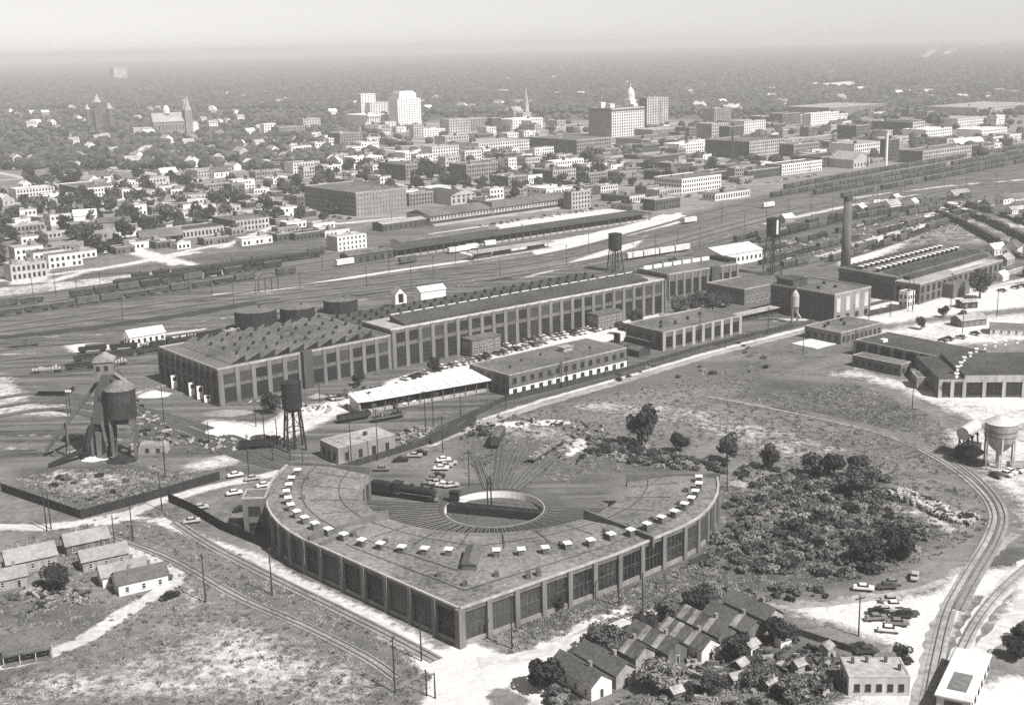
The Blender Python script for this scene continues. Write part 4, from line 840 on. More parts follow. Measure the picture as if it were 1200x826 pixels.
t = thing('white_coal_house', 'bright white gabled house beside the locomotive storage tracks', 'building', at(153, 406), R(36)); part('wall', MB().box(0,17,0,8,0,4.4), 'whitewash', t); gable_roof(t, 17, 8, 4.4, 2.6, 'x', 'roof_white', 'whitewash'); win_row(t, 'front', 17, 8, 1.2, 6, 1.3, 1.8, 2, 2); win_row(t, 'left', 17, 8, 1.2, 2, 1.2, 1.8, 2, 2)
t = thing('gabled_lodge', 'small white gabled house front behind the long shop roof', 'building', at(464, 364), R(20)); part('wall', MB().box(0,6,0,8,0,8.5), 'whitewash', t); gable_roof(t, 6, 8, 8.5, 3.2, 'y', 'roof_pale', 'whitewash'); link('door', window_mesh(2.6, 4.6, 2, 2, 'glass', 'frame_dark', False), t, (3, 0, 4.0))
t = thing('rail_shed', 'white gabled shed roof behind the erecting shop vents', 'shed', at(494, 362), R(34)); part('wall', MB().box(0,15,0,7,0,9), 'whitewash', t); gable_roof(t, 15, 7, 9, 2.0, 'x', 'roof_white', 'whitewash')
t = thing('white_storehouse', 'long white gabled storehouse with small windows behind the shop wing', 'building', at(847, 313), R(36)); part('wall', MB().box(0,34,0,24,0,7), 'whitewash', t); gable_roof(t, 34, 24, 7, 3.2, 'x', 'roof_white', 'whitewash'); win_row(t, 'front', 34, 24, 2.4, 9, 1.5, 2.0); win_row(t, 'right', 34, 24, 2.4, 5, 1.5, 2); claim(at(847,313), R(36), 34, 24)
# silo and horizontal tank by the field
P = at(1170, 548); t = thing('storage_silo', 'pale steel hopper silo with conical bottom on tall legs', 'silo', P)
part('drum', MB().lathe([(.7,5),(2.6,6.6),(4.6,9.2),(4.9,11),(4.9,15)], n=28), 'tank_pale', t, smooth=True); part('lid', MB().cyl(0,0,5.05,15,17.4,28,.5), 'concrete_pale', t); part('band', MB().cyl(0,0,4.98,12.4,12.7,28,cap=False).cyl(0,0,4.98,10.9,11.15,28,cap=False), 'steel_mid', t)
for k in range(6): a = k*math.pi/3+.3; part('leg', MB().bar((4.7*math.cos(a),4.7*math.sin(a),0),(4.7*math.cos(a),4.7*math.sin(a),11.5),.42), 'concrete_pale' if k > 2 else 'steel_mid', t)
part('spout', MB().cyl(0,0,.7,0,5.2,10), 'concrete_pale', t); part('shelter', MB().box(2,8,-5,-1,0,2.6), 'tin', t)
P = at(1132, 535); t = thing('fuel_tank', 'pale horizontal cylinder tank tilted on a dark timber trestle', 'tank', P, R(45))
part('drum', MB().pipe((-3.5,0,8.6),(5.5,0,9.2),2.1,20), 'concrete_pale', t)
for k, x in enumerate((-2.5, 1, 4.5)): part('trestle', MB().bar((x,-2,0),(x,-1.2,7.6),.4).bar((x,2,0),(x,1.2,7.6),.4).bar((x,-1.8,6.9),(x,1.8,6.9),.5).bar((x,-1.9,1),(x,1.4,6),.25), 'wood_dark', t)
part('shed', MB().box(-4,6,-2.2,2.2,0,3.8), 'wood_dark', t); part('pipe', MB().bar((-2,-2.2,8),(-3,-5,.5),.25), 'steel_mid', t); part('shed_roof', MB().prism([(-6,-6),(1,-6),(1,-2.3),(-6,-2.3)], 2.4, [2.6,2.6,4.2,4.2]), 'tin_dark', t)

# ------------------------------------------------------------------ fences
def fence(label, pts, h, m, seg=2.6, name='board_fence'):
    G = [at(*p) for p in pts]; t = thing(name, label, 'fence', G[0]); pm = box_mesh('post', .2, .26, h+.15, m); o = G[0]
    for a, b in zip(G, G[1:]):
        d = b-a; n = max(1, int(d.length/seg)); an = math.atan2(d.y, d.x); s = d.length/n; me = box_mesh('panel', s-.08, .1, h-.1, m)
        for k in range(n):
            c = a+d*((k+.5)/n)-o; link('panel', me, t, (c.x, c.y, .05), an); e = a+d*(k/n)-o; link('post', pm, t, (e.x, e.y, 0), an)
fence('dark tarred board fence enclosing the weedy coal yard', [(2,576),(95,608),(180,585),(258,562)], 2.9, 'soot')
fence('dark board fence leading to the roundhouse wall', [(198,588),(225,600),(262,622),(313,643)], 2.9, 'soot')
fence('long dark fence separating the shops from the dirt road', [(400,552),(500,521),(540,495),(597,469),(735,436),(830,408),(930,384)], 2.4, 'wood_dark', 3.2)
fence('short dark fence parallel to the long shop fence', [(505,521),(535,508),(558,494)], 2.6, 'wood_dark')
fence('dark fence below the roundhouse wall end in the brush', [(808,663),(850,650),(895,640)], 1.8, 'wood_dark'); fence('ragged board fence behind the shotgun row gardens', [(917,738),(960,752),(1000,765)], 1.7, 'wood', 2)

# ------------------------------------------------------------------ small houses
def house(name, label, P, ang, L, W, h, hr, axis, roof, wall, porch=0, chim=1, group=None, cat='house', wins=True, panels=0):
    t = thing(name, label, cat, P, ang, group); part('wall', MB().box(0,L,0,W,-.1,h), wall, t); rf = gable_roof(t, L, W, h, hr, axis, roof, wall)
    if wins:
        wm = window_mesh(.9, 1.3, 1, 2, 'glass', 'frame_pale'); dm = window_mesh(1.0, 2.0, 1, 1, 'wood_dark', 'frame_pale', False)
        for f, ln in (('front', L), ('left', W), ('right', W)):
            n = max(1, int(ln/3.2))
            for k in range(n):
                if f == 'front' and k == n//2 and n < 3: put(t, 'door', dm, f, ln*(k+.5)/n, .1, L, W)
                else: put(t, 'window', wm, f, ln*(k+.5)/n, .9, L, W)
    for k in range(chim):
        x, y = (L*(.3+.4*k), W/2+.3) if axis == 'x' else (L/2+.3, W*(.3+.4*k)); part('chimney', MB().box(x-.35,x+.35,y-.35,y+.35,h,h+hr+1.0).box(x-.42,x+.42,y-.42,y+.42,h+hr+1.0,h+hr+1.15), 'brick_pale', rf)
    if porch:
        po = MB(); po.prism([(0,-porch),(L,-porch),(L,.1),(0,.1)], h-.5, [h-.75,h-.75,h-.05,h-.05]); pr = part('porch_roof', po, roof, t)
        for k in range(4): part('porch_post', MB().box(.1+k*(L-.35)/3,.25+k*(L-.35)/3,-porch+.05,-porch+.2,0,h-.7), 'frame_pale', pr)
        part('porch_floor', MB().box(0,L,-porch,-.02,0,.35), 'wood', t)
    for k in range(panels):
        f = (.25, .6, .85)[k % 3]; b = MB(); z0, z1 = h+.16-.45*hr/(L/2), h+hr+.17; y0 = W*f; b.quad((-.45,y0,z0),(L/2,y0,z1),(L/2,y0+W*.13,z1),(-.45,y0+W*.13,z0)); part('roof_patch', b, 'tin', rf)
    claim(P, ang, L, W); return t
SA = R(33)
# lower-left group (ridges run up to the right)
for px, L, W, h, hr, roof, wall, lb in (
    ((140,699), 12.5, 6.5, 3.4, 2.0, 'shingle', 'white_wall', 'white walled house with dark shingle roof nearest the road bend'),
    ((121,689), 12.0, 6.0, 3.0, 2.0, 'shingle_pale', 'white_wall', 'house with pale roof squeezed beside the dark-roofed white house'),
    ((98,671), 12.0, 6.0, 3.2, 2.0, 'shingle_pale', 'wood_pale', 'pale-roofed house with two small chimneys in the huddle of four'),
    ((79,652), 11.5, 6.5, 3.2, 2.2, 'shingle_pale', 'wood', 'rearmost pale-roofed house beside the twin poles'),
    ((10,675), 12.5, 8.0, 3.4, 2.4, 'shingle_pale', 'wood_pale', 'broad pale-roofed house apart from the huddle of four'),
    ((-6,694), 8.0, 6.0, 3.0, 1.8, 'shingle_pale', 'wood_pale', 'house with pale wall below the broad pale-roofed house')):
    house('frame_house', lb, at(*px), R(30), L, W, h, hr, 'x', roof, wall, 0, 2)
house('frame_house', 'dark porch cottage standing alone beside the pale road', at(4,778), R(22), 10.5, 8.5, 3.2, 1.8, 'x', 'shingle', 'wood', 2.2, 1)
# shotgun row at lower right: gable ends face the gardens
row = [((693,822), 'white_wall', 'shingle', 'white gabled shotgun house with dark roof at the end of the row', 0), ((722,808), 'wood_pale', 'shingle', 'dark-roofed shotgun house with weathered gable beside the white one', 0), ((745,788), 'wood_pale', 'tin_dark', 'low shotgun house with pale lean-to roof half hidden by trees', 1),
       ((783,782), 'wood', 'tin_dark', 'shotgun house with striped patched tin roof among yard trees', 2), ((822,778), 'white_wall', 'tin_dark', 'patched tin roof shotgun house with bright white gable end', 3), ((842,762), 'wood', 'tin_dark', 'shotgun house with striped tin roof behind the white gable', 3), ((875,757), 'wood', 'shingle', 'shotgun house with a single pale strip across its dark roof', 1), ((898,742), 'wood_pale', 'shingle', 'last shotgun house of the row next to the board fence', 0)]
for (x, y), wall, roof, lb, pt in row:
    house('shotgun_house', lb, at(x, y), R(36), 5.6, 13.5, 3.5, 2.0, 'y', roof, wall, 0, 1, 'shotgun houses in a row', panels=pt)
t = brick_block('corner_store', 'flat-roofed stucco store with rooftop chimneys at the dirt lot', 'building', at(994, 815), R(-3), 12.5, 8.5, 4.2, 'stucco', 'roof_pale', .25, 'concrete', ((1.2, 1.5),), 5, 1.1, lcol=2)
for x, y in ((2, 6), (5, 6.4), (9, 6.5), (11, 3)): link('chimney', box_mesh('chimney', .6, .6, 1.4, 'brick_dark'), t, (x, y, 4.2))
t = thing('garage', 'narrow pale-roofed garage with grey roof patch beside the bottom road', 'building', at(1136, 842), R(60)); part('wall', MB().box(0,22,0,6.5,0,3.6), 'white_wall', t); part('roof', MB().box(-.4,22.4,-.4,6.9,3.6,3.9), 'roof_white', t); part('roof_patch', MB().box(3,11,1.4,5.2,3.9,3.96), 'roof_grey', t); part('door', MB().box(-.06,-.01,1.5,5,0,3), 'wood', t); win_row(t, 'left', 22, 6.5, 1.0, 1, 1.2, 1.2); win_row(t, 'front', 22, 6.5, 1.2, 6, 1.4, 1.2)
t = house('shack', 'small shack among the cars of the dirt lot', at(1029, 786), R(10), 4, 3, 2.2, 1.0, 'x', 'shingle', 'wood', 0, 0, cat='shed', wins=False)
ri = random.Random(5)
for k, (x, y) in enumerate(((880,768),(915,760),(935,790),(860,806),(900,812),(790,822),(970,770),(868,790))):
    P = at(x, y); L, W = ri.uniform(2, 3.6), ri.uniform(2, 3)
    house('garden_shack', 'little shack with %s in the cluttered gardens behind the shotgun row' % ('low flat tin roof' if L > 3 else 'squarish tin roof'), P, R(36)+ri.uniform(-.2,.2), L, W, 2.1, .7, 'x', ri.choice(['tin', 'tin_dark', 'roof_pale']), ri.choice(['wood', 'wood_pale', 'white_wall']), 0, 0, 'garden shacks', 'shed', wins=False)
t = house('field_house', 'small cottage beside the roads right of the car shop', at(1127, 372+12), R(20), 14, 8, 3.2, 1.8, 'x', 'roof_pale', 'wood', 0, 1); house('field_house', 'low flat cottage with pale gable near the smaller roundhouse vents', at(1160, 392), R(-20), 16, 10, 3.4, 1.2, 'x', 'roof_grey', 'white_wall', 0, 0)
house('field_house', 'dark little shed by the crossroads trees', at(1128, 362), R(10), 8, 7, 3.2, .8, 'x', 'roof_pale', 'wood_dark', 0, 0, cat='shed')

# ------------------------------------------------------------------ poles
POLE = {}
def pole_proto(h):
    k = round(h)
    if k not in POLE:
        a = MB().cyl(0,0,.2,-.2,k,7,.13).mesh('shaft', 'pole_wood'); c = MB().box(-1.3,1.3,-.07,.07,k-.9,k-.72).mesh('crossarm', 'pole_wood')
        i = MB()
        for x in (-1.2,-.6,.6,1.2): i.box(x-.06,x+.06,-.06,.06,k-.72,k-.5)
        POLE[k] = (a, c, i.mesh('insulator', 'glass_dusty'))
    return POLE[k]
def pole(px, h, label, grp, arm=True, ang=None):
    o = thing('utility_pole', label+' '+near(at(*px)) if grp in ('yard line poles', 'town poles', 'field poles') else label, 'utility pole', at(*px), ang if ang is not None else rnd.uniform(0, 3), grp); a, c, i = pole_proto(h); link('shaft', a, o)
    if arm: x = link('crossarm', c, o); link('insulator', i, x)
G1 = 'poles along the roundhouse lane'
for q in ((463,811),(494,774),(600,760),(725,711),(753,732),(241,706),(319,697),(156,634)): pole(q, 13, 'wooden utility pole beside the dirt lane round the roundhouse', G1)
for q in ((55,622),(190,598),(60,620),(136,652),(500,815),(510,818)): pole(q, 12 if q[1] < 700 else 6, 'bare wooden post standing near the dirt roads', 'bare posts', False)
for q, h in (((292,560),15),((194,560),9),((412,543),16),((443,540),18),((519,530),13),((550,571),12),((499,508),16),((508,500),14),((593,478),13),((658,455),11),((664,452),12),((735,436),12),((540,489),11)): pole(q, h, 'utility pole in the yard between the roundhouse and the shops', 'yard poles')
for q, h in (((820,402),13),((850,408),11),((900,392),13),((941,415),10),((950,380),15),((1018,376),16),((1043,371),12),((1064,365),18),((1069,365),20),((1114,362),18),((1200,382),14),((1168,372),14),((1128,390),12),((1002,410),9),((1069,480),9),((852,575),14),((1006,745),10),((1070,362),11)): pole(q, h, 'utility pole beside the field roads', 'field poles')
for q, h in (((80,490),10),((375,470),10),((300,500),8),((245,520),8),((310,515),9),((325,520),9),((320,540),8),((340,540),10),((356,560),9),((193,500),16),((193,540),8)): pole(q, h, 'thin pole among the sidings by the coaling tower', 'siding poles', False)
rp = random.Random(3)
for k in range(44):
    x = 40+k*26; y = 380-x*.11+rp.uniform(-30, 14); y = min(y, 330-(x-620)*.22+rp.uniform(-16, 10)) if x > 620 else y
    pole((x, y), rp.choice([11, 13, 15]), 'distant utility pole along the freight yard tracks', 'yard line poles')
for k in range(26): pole((rp.uniform(60, 1190), rp.uniform(200, 262)), rp.choice([10, 12]), 'distant utility pole among the town roofs', 'town poles')
t = thing('floodlight_mast', 'short mast carrying a bank of white floodlights in the yard', 'lamp', at(83, 486)); part('mast', MB().cyl(0,0,.2,0,9.6,8,.14), 'pole_wood', t); part('bracket', MB().box(-1.1,1.1,-.1,.1,8.6,8.8).box(-1.1,1.1,-.1,.1,9.9,10.1), 'steel', t)
for x in (-.8,0,.8): part('lamp_head', MB().cyl(x,-.25,.34,9.0,9.8,10,.4), 'whitewash', t)
P = at(313, 341); t = thing('signal_gantry', 'dark arched signal gantry beside the bright platform', 'gantry', P, R(36)); part('truss', MB().bar((-5,0,8),(-2,0,10),.4).bar((-2,0,10),(4,0,10),.4).bar((4,0,10),(7,0,8),.4).bar((-5,0,7.4),(7,0,7.4),.4), 'steel', t)
for x in (-5, -1, 3, 7): part('post', MB().bar((x,0,0),(x,0,7.6),.4), 'steel', t)
# ------------------------------------------------------------------ rolling stock
def truck_mesh():
    if 'truck' not in CACHE:
        b = MB(); b.box(-1.3,1.3,-1.0,1.0,.25,.75)
        for x in (-.9,.9):
            for y in (-.78,.78): b.pipe((x,y-.07,.42),(x,y+.07,.42),.42,10)
        CACHE['truck'] = b.mesh('wheel_truck', 'soot')
    return CACHE['truck']
CARP = {}
def rail_car(kind, tone):
    if (kind, tone) in CARP: return CARP[(kind, tone)]
    K = []
    if kind == 'boxcar':
        K.append(('body', MB().box(-6.2,6.2,-1.45,1.45,1.0,4.0).box(-6.25,-6.1,-1.5,1.5,.9,4.0).mesh('body', tone)))
        K.append(('roof', MB().xz([(-6.3,4.0),(6.3,4.0),(6.3,4.05),(-6.3,4.05)], -1.55, 1.55).prism([(-6.3,-1.55),(6.3,-1.55),(6.3,0),(-6.3,0)], 4.05, [4.06,4.06,4.4,4.4]).prism([(-6.3,0),(6.3,0),(6.3,1.55),(-6.3,1.55)], 4.05, [4.4,4.4,4.06,4.06]).box(-6.2,6.2,-.25,.25,4.42,4.5).mesh('roof', 'steel_mid' if tone != 'box_white' else 'box_white')))
        K.append(('door', MB().box(-1,1,-1.53,-1.44,1.1,3.8).box(-1,1,1.44,1.53,1.1,3.8).mesh('door', tone)))
    elif kind == 'gondola':
        K.append(('body', MB().box(-6.2,6.2,-1.45,-1.35,1.0,2.6).box(-6.2,6.2,1.35,1.45,1.0,2.6).box(-6.2,-6.1,-1.35,1.35,1.0,2.6).box(6.1,6.2,-1.35,1.35,1.0,2.6).box(-6.1,6.1,-1.35,1.35,.95,1.1).mesh('body', tone)))
        K.append(('load', MB().prism([(-5.9,-1.3),(0,-1.3),(5.9,-1.3),(5.9,1.3),(0,1.3),(-5.9,1.3)], 1.1, [1.9,2.4,2.0,1.9,2.5,2.0]).mesh('load', 'coal')))
    elif kind == 'tank':
        K.append(('tank', MB().pipe((-5.4,0,2.5),(5.4,0,2.5),1.25,14).mesh('tank', tone))); K.append(('dome', MB().cyl(0,0,.7,3.6,4.5,10).mesh('dome', tone))); K.append(('underframe', MB().box(-6,6,-.9,.9,.95,1.25).mesh('underframe', 'soot')))
    else:
        K.append(('deck', MB().box(-6.5,6.5,-1.45,1.45,1.0,1.35).mesh('deck', tone)))
        b = MB(); r_ = random.Random(8)
        for k in range(9): x = -5.8+k*1.35; b.box(x,x+r_.uniform(.7,1.2),-1.1,r_.uniform(.2,1.2),1.35,1.35+r_.uniform(.4,1.6))
        K.append(('load', b.mesh('load', 'junk')))
    CARP[(kind, tone)] = K; return K
NCAR = [0]
ADJ = {'box_red': 'weathered', 'box_dark': 'dark', 'box_white': 'white', 'soot': 'black', 'steel_mid': 'grey', 'wood': 'wooden'}
def place_car(kind, tone, p, ang, where, grp, z=.45):
    nm = {'boxcar': 'boxcar', 'gondola': 'gondola_car', 'tank': 'tank_car', 'flat': 'flat_car'}[kind]; nn = nm.replace('_', ' ')
    o = thing(nm, '%s %s standing %s' % (ADJ[tone], nn, where), 'railcar', (p.x, p.y, z), ang, grp)
    for n_, me_ in rail_car(kind, tone): link(n_, me_, o)
    for x in (-4.3, 4.3): link('wheel_truck', truck_mesh(), o, (x, 0, 0))
    NCAR[0] += 1
def string(key, s0, s1, kinds, where, grp, fill=.93, seed=1, xr=(-60, 1290)):
    """a cut of cars on a track between two fractions of its length"""
    L = TRACKS[key]; r_ = random.Random(seed); cum = [0]
    for a, b in zip(L, L[1:]): cum.append(cum[-1]+(b-a).length)
    s = cum[-1]*s0; e = cum[-1]*s1; i = 0
    while s < e:
        while i < len(cum)-2 and cum[i+1] < s: i += 1
        f = (s-cum[i])/(cum[i+1]-cum[i]); p = L[i].lerp(L[i+1], f); d = L[i+1]-L[i]; x, y = pix(p)
        if xr[0] < x < xr[1] and r_.random() < fill: k = r_.choice(kinds); place_car(k[0], k[1], p, math.atan2(d.y, d.x), where, grp)
        s += 13.6
BX = [('boxcar','box_red')]*4+[('boxcar','box_dark')]*3; MX = BX+[('gondola','box_dark')]*3+[('flat','wood'),('tank','soot')]
string('y0', 0, 1, BX, 'in the long cuts beside the town warehouses', 'cars in the far yard rows', .96, 1, xr=(915, 1290)); string('y4', 0, 1, BX, 'in the middle cut of the far yard rows', 'cars in the far yard rows', .97, 2, xr=(905, 1290)); string('y5', 0, 1, BX, 'in the second cut of the far yard rows', 'cars in the far yard rows', .97, 3, xr=(950, 1290)); string('y6', 0, 1, BX, 'in the nearest cut of the far yard rows', 'cars in the far yard rows', .9, 4, xr=(985, 1290))
string('y1', 0, 1, MX, 'on the siding below the white two storey house', 'cars on the town side sidings', .85, 5, xr=(150, 385)); string('y2', 0, 1, MX, 'on the siding left of the signal gantry', 'cars on the town side sidings', .94, 6, xr=(-60, 330)); string('y3', 0, 1, MX, 'on the track just above the bright platform', 'cars on the town side sidings', .95, 7, xr=(-60, 350))
string('y9', 0, 1, MX, 'on the tracks behind the chimney', 'cars behind the power house', .96, 8, xr=(860, 1140)); string('y10', .2, .98, MX, 'on the second storage track behind the chimney', 'cars behind the power house', .96, 9); string('y11', .05, .9, MX, 'on the third storage track behind the power house', 'cars behind the power house', .96, 10); string('y12', .05, .9, MX, 'on the fourth storage track behind the power house', 'cars behind the power house', .96, 11); string('y13', .05, .96, MX, 'on the storage track nearest the power house', 'cars behind the power house', .8, 12)
string('y14', .1, 1, MX, 'on the short track along the car shop roof', 'cars behind the power house', .95, 31); string('r1', 0, 1, MX, 'on the diverging track right of the car shop', 'cars right of the car shop', .95, 32); string('r2', 0, 1, MX, 'on the outer diverging track right of the car shop', 'cars right of the car shop', .95, 33); string('r3', 0, 1, MX, 'on the inner diverging track right of the car shop', 'cars right of the car shop', .9, 34)
string('l1', 0, 1, MX, 'on the stub track by the left yard', 'cars left of the coaling tower', .9, 13, xr=(-60, 60)); string('l2', 0, 1, [('gondola','box_dark'),('flat','wood'),('gondola','soot')], 'beside the white coal house', 'cars left of the coaling tower', .95, 14, xr=(90, 280)); string('low0', .35, .9, [('gondola','box_dark'),('flat','wood')], 'on the storage track left of the coaling tower', 'cars left of the coaling tower', .9, 15); string('low1', .3, 1, [('gondola','soot'),('flat','wood'),('boxcar','box_dark')], 'on the lower storage track left of the coaling tower', 'cars left of the coaling tower', .8, 16)
for px, kd in (((478,309),'boxcar'),((566,304),'boxcar'),((588,300),'boxcar'),((628,294),'boxcar'),((404,312),'boxcar')): place_car(kd, 'box_red' if px[0] > 410 else 'box_white', at(*px), R(38), 'alongside the freight platforms', 'cars at the platforms')
for k in range(4): place_car('boxcar', 'box_white', offs(at(743, 304), R(36), k*13.6), R(36), 'in the short white cut behind the shop wing', 'white boxcars')
for px in ((808,262),(900,244)): place_car('boxcar', 'box_white', at(*px), R(36), 'alone on the yard throat', 'white boxcars')
place_car('flat', 'wood', at(632, 537), R(62), 'on the weedy lead track behind the turntable', 'cars by the turntable'); place_car('boxcar', 'box_dark', at(584, 520), R(80), 'at the end of the lead track by the turntable', 'cars by the turntable'); place_car('gondola', 'soot', at(302, 526), R(8), 'beside the sand pile near the oil house', 'cars by the oil house')
place_car('gondola', 'box_dark', at(415, 493), R(30), 'in front of the white-roofed shed', 'cars by the oil house'); place_car('flat', 'wood', at(455, 492), R(30), 'in front of the white-roofed shed', 'cars by the oil house')
for k in range(2): place_car('gondola', 'box_dark', at(560+k*16, 457-k*4), R(36), 'between the white-roofed shed and the brick storehouse', 'cars by the oil house')
# passenger coaches: long dark cars on y1
def coach(px, n, ang):
    for k in range(n):
        o = thing('passenger_coach', 'long dark passenger coach on the siding above the platform', 'railcar', offs(at(*px), ang, k*25.5)+Vector((0,0,.45)), ang, 'passenger coaches')
        if 'coach' not in CACHE: CACHE['coach'] = (MB().box(-12.3,12.3,-1.5,1.5,1.0,3.4).mesh('body', 'soot'), MB().xz([(-12.4,3.4),(12.4,3.4),(12.4,3.8),(-12.4,3.8)], -1.55, 1.55).box(-11,11,-.8,.8,3.8,4.3).mesh('roof', 'box_dark'))
        link('body', CACHE['coach'][0], o); link('roof', CACHE['coach'][1], o)
        for x in (-9.5, 9.5): link('wheel_truck', truck_mesh(), o, (x, 0, 0))
        for s in range(10): link('window', window_mesh(1.2, .9, 1, 1, 'glass_dusty', 'frame_dark', False), o, (-10.3+s*2.3, -1.5, 2.1))
coach((158,334), 2, R(36)); coach((225,321), 4, R(36))
# steam locomotive at the roundhouse
def steam_locomotive(label, P, ang, z=.5):
    t = thing('steam_locomotive', label, 'locomotive', (P.x, P.y, z), ang)
    part('boiler', MB().pipe((-1,0,2.7),(9,0,2.7),1.15,18), 'soot', t); part('smokebox', MB().pipe((9,0,2.7),(10.6,0,2.7),1.2,18), 'steel', t); part('stack', MB().cyl(9.6,0,.4,3.7,4.7,10,.5), 'soot', t); part('dome', MB().cyl(6.2,0,.5,3.7,4.5,10,.4).cyl(2.8,0,.6,3.7,4.5,10,.5), 'soot', t)
    cb = part('cab', MB().box(-3.6,-1,-1.5,1.5,1.5,4.2).box(-3.9,-.8,-1.65,1.65,4.2,4.4), 'soot', t)
    for s in (-1, 1): link('window', window_mesh(1.0, .9, 2, 1, 'glass', 'frame_dark', False), cb, (-2.2, 1.5*s, 2.9), 0 if s < 0 else math.pi); part('running_board', MB().box(-1,10.4,s*1.2-.25,s*1.2+.25,1.55,1.65), 'steel_mid', t); part('cylinder', MB().pipe((8.6,s*1.2,.9),(10,s*1.2,.9),.45,10), 'soot', t)
    wm = MB().pipe((0,-.08,0),(0,.08,0),.9,16).mesh('driving_wheel', 'steel')
    for x in (1, 3, 5, 7):
        for s in (-1, 1): link('driving_wheel', wm, t, (x, s*.8, .88))
    part('frame', MB().box(-1.5,10.6,-.6,.6,.5,1.5), 'soot', t); part('pilot', MB().prism([(10.6,-1.2),(11.6,-.3),(11.6,.3),(10.6,1.2)], .1, [1.0,.5,.5,1.0]), 'steel_mid', t); part('headlamp', MB().pipe((10.6,0,3.4),(10.9,0,3.4),.22,10), 'chrome', t)
    td = part('tender', MB().box(-11.5,-4.2,-1.45,1.45,1.0,3.4).box(-11,-5.5,-1.1,1.1,3.4,3.9), 'soot', t)
    for x in (-10, -6): link('wheel_truck', truck_mesh(), td, (x, 0, 0))
p, q = at(446, 578), at(503, 589); steam_locomotive('black steam locomotive with tender standing outside the roundhouse doors', p.lerp(q, .5), math.atan2((q-p).y, (q-p).x)+R(6))
p, q = at(205, 407), at(238, 399); steam_locomotive('dark steam locomotive stored beside the white coal house', p, R(36))
# ------------------------------------------------------------------ motor cars
def car_meshes(tone):
    if ('car', tone) in CACHE: return CACHE[('car', tone)]
    b = MB(); b.xz([(-2.45,.42),(2.4,.42),(2.5,.7),(2.35,.95),(1.1,1.02),(-1.5,1.02),(-2.4,.95),(-2.55,.7)], -.88, .88)
    for x in (-1.5, 1.5): b.xz([(x-.5,.45),(x+.5,.45),(x+.42,.98),(x-.42,.98)], -.93, .93)
    g = MB(); g.xz([(-1.65,1.0),(1.2,1.0),(.55,1.5),(-1.05,1.5)], -.72, .72)
    r = MB(); r.xz([(-1.1,1.48),(.62,1.48),(.5,1.6),(-.95,1.6)], -.74, .74)
    wh = MB()
    bu = MB().box(2.45,2.62,-.85,.85,.42,.62); bu2 = MB().box(-2.68,-2.5,-.85,.85,.42,.62)
    if 'wheel' not in CACHE: CACHE['wheel'] = MB().pipe((0,-.12,0),(0,.12,0),.34,10).mesh('wheel', 'tyre'); CACHE['bumpers'] = (bu.mesh('bumper', 'chrome'), bu2.mesh('bumper', 'chrome'))
    CACHE[('car', tone)] = (b.mesh('body', tone), g.mesh('cabin_glass', 'glass'), r.mesh('cabin_roof', tone)); return CACHE[('car', tone)]
LOTN = ['the long erecting shop lot']
CT = {'car_black': 'black', 'car_dark': 'dark grey', 'car_mid': 'grey', 'car_pale': 'pale grey', 'car_white': 'white'}
def car(p, ang, tone, where, grp):
    if not isinstance(p, Vector): p = at(*p)
    o = thing('parked_car', '%s rounded sedan parked %s' % (CT[tone], where), 'car', (p.x, p.y, .02+ZL[0]), ang, grp); a, g, r = car_meshes(tone)
    link('body', a, o); link('cabin_glass', g, o); link('cabin_roof', r, o)
    for x in (-1.5, 1.5):
        for y in (-.8, .8): link('wheel', CACHE['wheel'], o, (x, y, .34))
    for m_ in CACHE['bumpers']: link('bumper', m_, o)
rc = random.Random(21)
tones = ['car_black']*3+['car_dark']*2+['car_mid']*2+['car_pale']*3+['car_white']*3
def lot(a, b, n, where, grp, perp=True, skip=.1, jig=.8, row=0):
    a, b = at(*a), at(*b); d = b-a; an = math.atan2(d.y, d.x)
    for k in range(n):
        if rc.random() < skip: continue
        p = a+d*((k+.5)/n); p += Vector((rc.uniform(-jig,jig), rc.uniform(-jig,jig), 0)); car(p, an+(math.pi/2 if perp else 0)+rc.uniform(-.12,.12)+(math.pi if rc.random() < .5 else 0), rc.choice(tones), where+((' in the shopward row' if row else ' in the storehouse-side row') if grp == 'cars in the erecting shop lot' else ''), grp)
w1 = 'before the long erecting shop'; g1 = 'cars in the erecting shop lot'
lot((470,447), (560,420), 12, w1, g1); lot((560,414), (640,396), 14, w1, g1, row=1); lot((560,420), (625,404), 12, w1, g1); lot((628,398), (745,366), 20, w1, g1, row=1); lot((635,402), (715,384), 14, w1, g1); lot((655,386), (740,358), 12, w1, g1, skip=.3, row=1)
lot((580,417), (640,402), 12, w1, g1); lot((520,432), (575,419), 9, w1, g1); lot((655,395), (700,384), 9, w1, g1); lot((700,380), (752,364), 10, w1, g1); lot((640,393), (735,370), 18, w1, g1, row=1); lot((475,455), (520,443), 8, w1, g1); lot((505,450), (560,436), 6, w1, g1, skip=.3); lot((745,382),(765,376),4,w1,g1)
lot((455,478), (520,462), 6, 'behind the white-roofed shed', 'cars by the white-roofed shed', skip=.4)
lot((382,470), (425,462), 7, 'outside the machine shop', 'cars by the machine shop', skip=.2); lot((318,470),(350,463),3,'outside the machine shop','cars by the machine shop')
w2 = 'on the cinders between the oil house and the turntable'; g2 = 'cars by the turntable'
for q in ((520,541),(522,548),(517,551),(513,560),(508,563),(520,571),(529,571),(470,541),(486,536),(493,533),(448,552),(512,568),(527,545),(505,567)): car(q, rc.uniform(-.3,.3), rc.choice(tones), w2, g2)
w3 = 'in the dirt lot by the corner store'; g3 = 'cars in the corner store lot'
